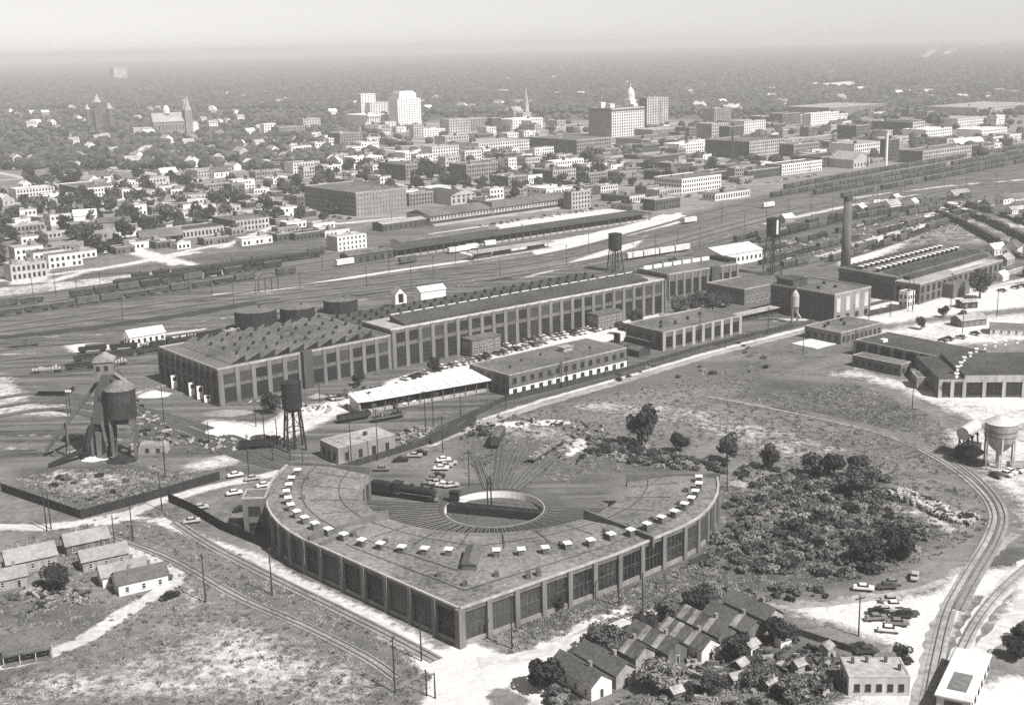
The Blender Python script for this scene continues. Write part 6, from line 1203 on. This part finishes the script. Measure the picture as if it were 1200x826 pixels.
# big brick warehouse
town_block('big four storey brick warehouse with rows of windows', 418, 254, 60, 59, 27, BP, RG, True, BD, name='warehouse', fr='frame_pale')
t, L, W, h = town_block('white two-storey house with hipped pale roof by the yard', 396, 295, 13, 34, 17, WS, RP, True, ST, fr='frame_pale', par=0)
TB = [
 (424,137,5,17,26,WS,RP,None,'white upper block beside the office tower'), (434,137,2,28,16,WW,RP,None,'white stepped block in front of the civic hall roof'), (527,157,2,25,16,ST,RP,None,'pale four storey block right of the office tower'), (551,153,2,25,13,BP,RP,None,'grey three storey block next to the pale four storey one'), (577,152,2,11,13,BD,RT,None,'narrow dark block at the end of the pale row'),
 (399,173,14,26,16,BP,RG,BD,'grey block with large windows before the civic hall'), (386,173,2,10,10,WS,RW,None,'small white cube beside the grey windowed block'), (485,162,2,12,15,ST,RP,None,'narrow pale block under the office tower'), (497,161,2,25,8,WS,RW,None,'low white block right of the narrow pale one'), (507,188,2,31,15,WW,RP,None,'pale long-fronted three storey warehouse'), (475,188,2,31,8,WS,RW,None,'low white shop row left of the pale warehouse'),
 (522,173,2,28,12,ST,RP,None,'pale block behind the long-fronted warehouse'), (561,181,2,61,12,WW,RP,None,'very long low white store front'), (415,198,2,34,12,WS,RW,None,'bright white garage left of the dark warehouse'), (344,204,2,31,12,WW,RP,None,'white two storey row with many windows by the trees'), (376,203,2,24,7,WS,RW,None,'low white sheds beside the white row'), (476,212,32,14,18,BP,RG,BD,'shade-sided warehouse beside leafy trees'),
 (547,214,20,37,20,BP,RG,B,'shade-sided three storey brick warehouse in mid town'), (596,221,21,27,13,BP,RG,BD,'two storey brick block behind the freight house'), (648,215,24,27,14,ST,RG,BD,'shade-sided block with six pale front windows'), (648,200,8,36,10,WS,RW,None,'white windowed block before the hotel'), (480,242,4,28,14,BP,RG,None,'plain grey-walled hall beside the big brick warehouse'), (569,235,3,45,8,BP,RG,None,'long low grey shop behind the freight house roof'),
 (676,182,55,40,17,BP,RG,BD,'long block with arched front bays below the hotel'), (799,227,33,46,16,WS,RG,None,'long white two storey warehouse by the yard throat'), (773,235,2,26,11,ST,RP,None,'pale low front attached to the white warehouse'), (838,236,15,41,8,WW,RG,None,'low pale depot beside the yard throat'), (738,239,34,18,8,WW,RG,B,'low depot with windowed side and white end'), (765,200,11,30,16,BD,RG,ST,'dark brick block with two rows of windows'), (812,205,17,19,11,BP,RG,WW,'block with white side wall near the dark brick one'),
 (796,181,2,29,11,WS,RW,None,'blank white wall block right of the hotel'), (878,187,52,41,20,ST,RG,BD,'three storey warehouse with shaded side and pale windowed front'), (861,212,2,13,14,BP,RG,None,'narrow grey block between dark sheds'), (832,212,2,28,9,BD,RT,None,'low dark shed beside the narrow grey block'), (876,211,2,38,10,BD,RT,None,'long dark shed right of the narrow grey block'), (916,206,20,47,12,WS,RG,BD,'white windowed warehouse at the foot of the far rows'),
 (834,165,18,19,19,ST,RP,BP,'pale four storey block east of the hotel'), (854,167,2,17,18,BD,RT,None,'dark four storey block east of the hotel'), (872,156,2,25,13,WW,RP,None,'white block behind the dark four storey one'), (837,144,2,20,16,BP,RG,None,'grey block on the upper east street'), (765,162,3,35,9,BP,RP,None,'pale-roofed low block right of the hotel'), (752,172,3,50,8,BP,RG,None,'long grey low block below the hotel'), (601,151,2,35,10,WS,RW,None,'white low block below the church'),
 (950,148,10,33,14,WS,RP,None,'large white hall east of downtown'), (917,147,2,21,13,B,RG,None,'columned dark front beside the white hall'), (972,137,3,64,10,BP,RP,None,'long grey school block on the wooded edge'), (1003,165,22,16,17,B,RG,BD,'shade-sided three storey brick block far east'), (1069,162,48,14,18,ST,RT,BD,'long three storey warehouse with shaded side and pale end'), (1081,192,28,57,14,ST,RG,B,'two storey pale warehouse along the far tracks'), (1041,189,2,12,25,BD,RT,None,'tall dark narrow warehouse beside the white stack'),
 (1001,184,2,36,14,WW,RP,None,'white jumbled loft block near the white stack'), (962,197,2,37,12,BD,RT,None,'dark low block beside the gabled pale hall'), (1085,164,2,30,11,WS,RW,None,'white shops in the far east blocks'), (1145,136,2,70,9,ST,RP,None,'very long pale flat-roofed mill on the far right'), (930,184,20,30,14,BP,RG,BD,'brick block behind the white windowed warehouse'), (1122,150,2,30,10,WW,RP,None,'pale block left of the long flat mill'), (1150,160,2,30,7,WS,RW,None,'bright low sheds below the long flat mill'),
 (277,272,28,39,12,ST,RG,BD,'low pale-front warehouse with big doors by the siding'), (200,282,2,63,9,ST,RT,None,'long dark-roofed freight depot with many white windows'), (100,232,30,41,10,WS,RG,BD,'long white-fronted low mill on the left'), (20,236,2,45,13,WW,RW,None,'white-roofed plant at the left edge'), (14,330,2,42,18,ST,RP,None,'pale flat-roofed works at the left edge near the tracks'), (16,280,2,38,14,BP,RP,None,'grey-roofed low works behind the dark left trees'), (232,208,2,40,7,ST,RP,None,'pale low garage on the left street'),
 (300,212,2,25,10,BP,RG,None,'grey blocks on the left downtown edge'), (240,226,2,30,9,BP,RG,None,'grey low store with white sign wall'), (560,200,2,30,9,BP,RG,None,'grey shop behind the shade-sided brick warehouse'), (328,160,2,30,10,BP,RG,None,'grey low block before the white houses'), (310,158,2,14,12,WS,RP,None,'bright white block left of the grey low one'), (356,152,2,20,12,ST,RP,None,'pale twin-roofed block uptown'), (690,216,2,22,12,BP,RG,None,'grey block right of the six-window block'), (704,228,2,20,9,WW,RP,None,'small white shop by the freight office'),
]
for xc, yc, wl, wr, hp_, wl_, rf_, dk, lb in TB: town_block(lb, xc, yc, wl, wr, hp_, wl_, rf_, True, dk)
# barrel-roofed hall
P = at(529, 241); t = thing('arched_hall', 'hall with rounded barrel roof and pale arched front', 'building', P, UA); L = run_m(P, UA, 29); W = 40; h = up_m(P, 11)
part('wall', MB().box(0,L,0,W,0,h), 'stucco', t); part('roof', MB().xz([(L*k/10, h+3.4*math.sin(math.pi*k/10)) for k in range(10, -1, -1)], -.3, W), 'roof_tar', t); part('front_gable', MB().xz([(L*k/10, h+3.6*math.sin(math.pi*k/10)) for k in range(10, -1, -1)], -.5, -.32), 'stucco', t); win_row(t, 'front', L, W, 2, 5, 2, 3); win_row(t, 'front', L, W, 6.5, 5, 2, 2.2); claim(P, UA, L, W)
# gabled pale hall
P = at(1000, 198); t = thing('gabled_hall', 'pale gabled hall near the far tracks', 'building', P, UA); part('wall', MB().box(0,28,0,30,0,9), 'stucco', t); gable_roof(t, 28, 30, 9, 7, 'y', 'roof_pale', 'stucco'); claim(P, UA, 28, 30); win_row(t, 'front', 28, 30, 2, 5, 2, 3)
P = at(1120, 172); t = thing('quonset_shed', 'long rounded white shed near the far tracks', 'shed', P, R(25)); part('shell', MB().xz([(0,0)]+[(9-9*math.cos(math.pi*k/10), 9*math.sin(math.pi*k/10)) for k in range(11)][::-1], 0, 46), 'roof_white', t, (46,0,0), R(90)); part('end_wall', MB().box(-.3,0,2,16,0,6), 'stucco', t); claim(P, R(25), 46, 18)
t = thing('stack', 'tall thin white stack beside the far tracks', 'chimney', at(1038, 197)); part('shaft', MB().cyl(0,0,1.6,0,36,12,1.3), 'whitewash', t); part('rim', MB().cyl(0,0,1.6,36,37,12), 'concrete', t)
t = thing('tin_stack', 'thin dark stack above the warehouse roofs', 'chimney', at(858, 190)); part('shaft', MB().cyl(0,0,1.0,0,34,10), 'steel', t); part('rim', MB().cyl(0,0,1.2,34,35,10), 'steel', t)
# billboard with unreadable advertisement
P = at(619, 222); t = thing('billboard', 'white advertising board on the roof edge behind the freight house', 'sign', P, R(36)); part('board', MB().box(0,17,0,.4,4,13), 'whitewash', t); part('frame', MB().box(-.5,17.5,.42,.7,3.5,13.5), 'steel', t)
for k, x in enumerate((1.5, 4, 6.5, 9, 11.5, 14)): part('letter', MB().box(x,x+1.6,-.08,-.01,7-(k % 2)*.6,10.2), 'car_mid', t)
part('leg', MB().box(1,1.6,.5,1,0,4), 'steel', t); part('leg', MB().box(15.4,16,.5,1,0,4), 'steel', t)
# freight house, its office and platform sheds
P = at(505, 265); an = R(41); L = 148
t = thing('freight_house', 'long gabled freight house with a bright window band', 'warehouse', P, an); part('wall', MB().box(0,L,0,30,0,7.6), 'stucco', t); gable_roof(t, L, 30, 7.6, 3.4, 'x', 'roof_grey', 'brick', 1.2); part('dark_base', MB().box(-.05,L,-.08,.0,.2,3.4), 'wood_dark', t); win_row(t, 'front', L, 30, 4.3, 46, 1.7, 2.4, 1, 2, 'glass', 'frame_pale'); part('dock', MB().box(0,L,-4,-.1,0,1.2), 'concrete', t); part('fire_wall', MB().box(61,61.6,-.6,30.6,0,12), 'brick_pale', t); claim(P, an, L, 30)
P2 = offs(P, an, -42, 3); t = thing('freight_annex', 'lower freight annex left of the long freight house', 'warehouse', P2, an); part('wall', MB().box(0,41.5,0,14,0,5.4), 'brick_dark', t); gable_roof(t, 41.5, 14, 5.4, 1.4, 'x', 'roof_pale', 'brick', .4); win_row(t, 'front', 41.5, 14, 1.4, 9, 1.8, 2.4); claim(P2, an, 42, 14)
town_block('three-storey freight office closing the long freight house', 670, 246, 9, 22, 20, ST, RG, True, BP, name='freight_office')
P = at(463, 303); an = R(39.5); L = 236; t = thing('platform_shed', 'very long dark-roofed platform shed open towards the yard', 'shed', P, an); part('roof', MB().prism([(0,-2),(L,-2),(L,18),(0,18)], 5.2, [5.5,5.5,6.1,6.1]), 'roof_tar', t); part('back_wall', MB().box(0,L,9,16.5,0,5.2), 'brick_dark', t); part('deck', MB().box(0,L,0,9,0,1.1), 'concrete', t)
for k in range(38): link('post', box_mesh('post', .35, .35, 5.2, 'wood'), t, (1+k*6.3, -.8, 0))
for k in range(18): link('freight_door', box_mesh('freight_door', 3.2, .2, 3.2, 'wood' if k % 3 else 'wood_pale'), t, (6+k*13, 8.9, 1.1))
claim(P, an, L, 24); P = offs(P, an, -34, 1); t = thing('baggage_shed', 'brick baggage shed at the left end of the platform roof', 'shed', P, an); part('wall', MB().box(0,33.5,0,11,0,5.6), 'brick_dark', t); gable_roof(t, 33.5, 11, 5.6, 1.4, 'x', 'roof_grey', 'brick'); win_row(t, 'front', 33.5, 11, 1.2, 6, 2, 2.6); claim(P, an, 34, 11)
P = at(556, 306); t = thing('loading_platform', 'low covered loading platform beside the boxcars', 'shed', P, R(39)); part('roof', MB().box(-1,66,-2,8,4.6,5.1), 'roof_pale', t); part('deck', MB().box(0,65,0,6.5,0,1.1), 'concrete', t)
for k in range(11): link('post', box_mesh('post', .3, .3, 4.6, 'wood_dark'), t, (1+k*6.3, 3, 0))
claim(P, R(39), 66, 8); P = at(470, 292); t = thing('freight_shed', 'long low freight shed with light wall between the platform and freight house', 'shed', P, R(40)); part('wall', MB().box(0,86,0,12,0,4.6), 'stucco', t); gable_roof(t, 86, 12, 4.6, 1.4, 'x', 'roof_grey', 'stucco', .8); win_row(t, 'front', 86, 12, 1.3, 20, 2, 2); claim(P, R(40), 86, 12)
house('depot_house', 'brick house with dark hip roof among the left depot trees', at(116,274), R(20), 24, 14, 8, 3, 'x', 'shingle', 'brick_pale', 0, 1); house('depot_house', 'white tall house beside the dark hip-roofed brick house', at(88,270), R(20), 17, 14, 11, 4, 'x', 'roof_white', 'whitewash', 0, 1); t = house('depot', 'wide-eaved depot with white eave band beside the pale crossing', at(165,288), R(25), 30, 16, 6, 4, 'x', 'roof_grey', 'wood_dark', 3, 0, cat='building')
# generic fill of low blocks along the grid and houses under the trees
rf = random.Random(404); nb = 0
BLK = {'whitewash': ('white', 'roof_white'), 'white_wall': ('off-white', 'roof_pale'), 'stucco': ('pale stucco', 'roof_pale'), 'brick_pale': ('grey brick', 'roof_grey'), 'brick': ('brick', 'roof_grey'), 'brick_dark': ('dark brick', 'roof_tar')}
for k in range(6500):
    if nb >= 290: break
    x, y = rf.uniform(15, 1190), rf.uniform(136, 325)
    if k > 4600: x, y = rf.uniform(15, 400), rf.uniform(215, 325)
    lft = inside((x, y), [(15,325),(150,298),(385,285),(360,225),(150,212),(15,240)])
    if not lft and not inside((x, y), [(300,250),(460,250),(560,255),(760,250),(880,215),(1190,178),(1190,138),(900,134),(830,140),(480,136),(330,155),(300,200)]): continue
    P = at(x, y); L, W = (rf.uniform(10, 32), rf.uniform(10, 28)) if not lft else (rf.uniform(8, 24), rf.uniform(8, 16)); c = offs(P, UA, L/2, W/2)
    if not free(c.x, c.y, math.hypot(L, W)/2*.72): continue
    wl_ = rf.choice(list(BLK)+['whitewash', 'white_wall', 'stucco']); ad, rr = BLK[wl_]; st = rf.choice([1, 1, 1, 2, 2, 3]) if not lft else rf.choice([1, 1, 1, 2]); hh = st*3.9+.8
    t = thing('town_block', '%s %s flat-roofed infill building %s' % (['one-storey', 'two-storey', 'three-storey'][st-1], ad, near(P)), 'building', P, UA, 'town infill buildings'); part('wall', MB().box(0,L,0,W,-.1,hh), wl_, t); flat_roof(t, L, W, hh, rr if rf.random() < .45 else rf.choice(['roof_grey', 'roof_tar', 'roof_tar', 'roof_pale']), .6, 'concrete')
    clutter(t, L, W, hh)
    sp = max(3.2, 3.4/ppm(P))
    for s in range(st):
        win_row(t, 'front', L, W, s*3.9+1.1, max(1, int(L/sp)), min(1.9, sp*.5), 1.9, 1, 1, 'glass', 'frame_dark', .5, .15)
        win_row(t, 'left', L, W, s*3.9+1.1, max(1, int(W/sp)), min(1.9, sp*.5), 1.9, 1, 1, 'glass', 'frame_dark', .5, .3)
    USED.append((c.x, c.y, math.hypot(L, W)/2*.85)); nb += 1
nh = 0; HM = {}
EXTRA = [(1024,238),(1050,236),(1043,248),(1060,246),(1072,243),(1088,238),(1118,234),(1128,232),(1146,240),(1160,247),(1176,240),(1190,246),(1186,252),(1010,250),(1165,300),(1180,312),(1150,312),(920,262),(1192,300),(1175,330)]
def town_house(P, ang, wall, roof, s, label, grp):
    key = (wall, roof)
    if key not in HM:
        L, W, h, hr = 13, 9, 5, 3.4; g = MB(); g.box(0,L,0,W,-.1,h)
        for x in (0.0, L): g.tri((x,0,h),(x,W,h),(x,W/2,h+hr))
        r_ = MB(); o = .5; zb = h-.35
        r_.quad((-o,-o,zb),(L+o,-o,zb),(L+o,W/2,h+hr+.1),(-o,W/2,h+hr+.1)); r_.quad((-o,W/2,h+hr+.1),(L+o,W/2,h+hr+.1),(L+o,W+o,zb),(-o,W+o,zb))
        HM[key] = (g.mesh('wall', wall), r_.mesh('roof', roof), MB().box(4,5,W/2,W/2+1,h,h+hr+1.4).mesh('chimney', 'brick'))
    t = thing('town_house', label, 'house', P, ang, grp); t.scale = (s, s, s); a, b, c = HM[key]; link('wall', a, t); ro = link('roof', b, t); link('chimney', c, ro)
    wm = window_mesh(1.2, 2, 1, 2, 'glass', 'frame_pale')
    for x in (2.5, 6.5, 10.5): link('window', wm, t, (x, 0, 1.4))
    for y in (2.6, 6.4): link('window', wm, t, (0, y, 1.4), -math.pi/2)
    USED.append((P.x+4*math.cos(ang), P.y+5, 9*s))
for px in EXTRA:
    P = at(*px); wl_ = rf.choice(['whitewash', 'whitewash', 'white_wall', 'wood_pale']); ro_ = rf.choice(['roof_pale', 'shingle', 'roof_white'])
    town_house(P, UA+rf.uniform(-.3,.3), wl_, ro_, rf.uniform(.6, 1.05), '%s cottage with %s roof beside the yard behind the car shop' % ({'whitewash': 'bright white', 'white_wall': 'white', 'wood_pale': 'unpainted grey'}[wl_], {'roof_pale': 'pale', 'shingle': 'dark', 'roof_white': 'white'}[ro_]), 'cottages behind the car shop')
for k in range(4000):
    if nh >= 272: break
    q = rf.random()
    if q < .62: x, y = rf.uniform(-5, 440), 92+rf.random()**1.3*180
    else: x, y = rf.uniform(440, 1195), rf.uniform(62, 134)
    if x < 440 and y > 270-x*.16: continue
    P = at(x, y); c = Vector((P.x, P.y, 0))
    if not free(c.x, c.y, 9): continue
    wl_ = rf.choice(['whitewash', 'whitewash', 'whitewash', 'white_wall', 'stucco', 'wood_pale']); ro_ = rf.choice(['roof_pale', 'shingle', 'roof_pale', 'roof_white', 'roof_white']); far = q >= .62
    lb = '%s gabled house with %s roof %s' % ({'whitewash': 'bright white', 'white_wall': 'white', 'stucco': 'pale stucco', 'wood_pale': 'unpainted grey'}[wl_], {'roof_pale': 'pale', 'shingle': 'dark', 'roof_grey': 'grey', 'roof_white': 'white'}[ro_], ('in the far woods ' if far else 'among hillside trees ')+near(P))
    town_house(P, rf.choice([UA, UA+math.pi/2, UA-math.pi/2])+rf.uniform(-.1,.1), wl_, ro_, rf.uniform(.9, 1.5)*(1.25 if far else 1), lb, 'far houses' if far else 'hillside town houses'); nh += 1
# town trees: the largest as single trees, the rest as one wooded mass
cand = []
for k in range(9000):
    q = rf.random()
    if q < .6: x, y = rf.uniform(-25, 440), 88+rf.random()*230
    else: x, y = rf.uniform(430, 1200), rf.uniform(118, 240)
    if x < 440 and y > 320-x*.17: continue
    if x >= 430 and y > 140 and rf.random() < .75: continue
    if x < 440 and y > 200 and rf.random() < .86: continue
    if x >= 440 and y > 248-(x-440)*.09: continue
    P = at(x, y)
    if not free(P.x, P.y, 2.5): continue
    cand.append((y, P.x, P.y))
cand.sort(reverse=True); ni = 0; rest = []
for px, s in (((72,262),1.7),((40,252),1.7),((48,250),1.6),((110,268),1.5),((155,262),1.5),((142,262),1.3),((275,196),1.7),((545,222),1.5),((500,205),2.0),((490,210),1.8),((515,208),1.6),((318,252),1.6),((262,238),1.5),((250,240),1.4),((555,178),1.6),((645,195),1.6),((690,190),1.9),((700,190),1.6),((320,178),1.6),((350,172),1.5),((365,173),1.5),((1092,148),2.0),((1100,150),1.8),((1110,148),1.8),((230,255),1.4),((910,143),1.6),((380,260),1.0),((200,214),1.5),((215,245),1.3),((735,245),1.0)):
    tree(at(*px), s, 'tall leafy tree between the buildings '+near(at(*px)), 'town trees', MID); ni += 1
for y, X, Y in cand:
    if ni < 300 and y > 120: sz_ = rt.uniform(.9, 1.6); wh_ = rt.randrange(5); tree(Vector((X, Y, 0)), sz_, '%s %s tree %s' % ('small' if sz_ < 1.12 else 'large' if sz_ > 1.38 else 'middling', 'dark' if wh_ in (1, 3) else 'leafy', ('standing among roofs ' if pix((X,Y,0))[0] > 440 else 'on the wooded hillside ')+near((X, Y))), 'town trees' if pix((X,Y,0))[0] > 440 else 'hillside trees', MID, which=wh_, tall=rt.uniform(.85, 1.15)); ni += 1
    else: rest.append((X, Y))
for k in range(700):
    x = rf.uniform(-320, -25) if k % 2 else rf.uniform(1205, 1500); y = rf.uniform(125, 330) if k % 3 else rf.uniform(125, 200)
    P = at(x, y)
    if abs(y-(380-x*.11 if x < 0 else 190)) > 45 and free(P.x, P.y, 3): rest.append((P.x, P.y))
def blob(seed, m):
    import bmesh
    bm = bmesh.new(); bmesh.ops.create_icosphere(bm, subdivisions=2, radius=1); r_ = random.Random(seed); dirs = [Vector((r_.gauss(0,1), r_.gauss(0,1), r_.gauss(0,1))).normalized() for _ in range(9)]
    for v in bm.verts:
        d = v.co.normalized(); k = max(d.dot(q) for q in dirs); v.co = d*(4.0+2.2*k**3+r_.uniform(-.5,.5)); v.co.z = v.co.z*.8+4.6
    me_ = bpy.data.meshes.new('crown'); bm.to_mesh(me_); bm.free(); me_.materials.append(MATS[m]); return me_
FAR = [blob(k, 'leaf_far') for k in range(5)]
rw = np.random.RandomState(6); pts = []; sc = []
for X, Y in rest: pts.append((X, Y, -.5)); sc.append(rw.uniform(.7, 1.3))
clear = [[at(*p) for p in q] for q in ([(955,99),(1003,94),(1006,104),(965,105)], [(1072,70),(1100,53),(1106,58),(1086,72)], [(1103,64),(1122,54),(1124,62),(1108,68)], [(1140,52),(1182,48),(1182,52),(1148,56)])]
clear = [[(p.x, p.y) for p in c] for c in clear]
y = 1850.0
while y < 14000:
    s = max(12.0, y/230.0); hw = y*.66+60; x = -hw
    while x < hw:
        X, Y = x+rw.uniform(-.5,.5)*s, y+rw.uniform(-.5,.5)*s; px = pix((X, Y, 0))
        lim = 134 if px[0] > 440 else 128
        if px[1] < lim and -350 < px[0] < 1550 and not any(inside((X, Y), c) for c in clear):
            d_ = .93 if px[1] < 112 else .72
            if px[0] < 440 and px[1] > 80: d_ = .72
            if rw.rand() < d_ and (Y > 5200 or free(X, Y, 4)): pts.append((X, Y, -.5)); sc.append(s/12.0*rw.uniform(.75, 1.25)*min(1.2, 12/s+.45))
        x += s
    y += s*.9
scatter('distant_woods', 'dense distant woodland rolling back to the hazy horizon', 'woods', FAR, pts, sc, list(rw.randint(0, 5, len(pts))), 4)
print('woods', len(pts), 'cars', NCAR[0], 'trees', ni, 'blocks', nb, 'houses', nh, 'objects', len(bpy.data.objects))
# ------------------------------------------------------------------ haze: one box of even, pale air
m = bpy.data.materials.new('haze'); m.use_nodes = True; t = m.node_tree; t.nodes.remove(t.nodes['Principled BSDF']); v = t.nodes.new('ShaderNodeVolumePrincipled'); v.inputs['Color'].default_value = (1, .98, .955, 1); v.inputs['Density'].default_value = HAZE; v.inputs['Anisotropy'].default_value = 0.0; t.links.new(v.outputs[0], t.nodes['Material Output'].inputs['Volume'])
hz = link('haze', MB().box(-24000,24000,-4000,32000,-1,150).mesh('haze', m)); tag(hz, 'thin pale haze lying over the whole town', 'haze', kind='stuff')
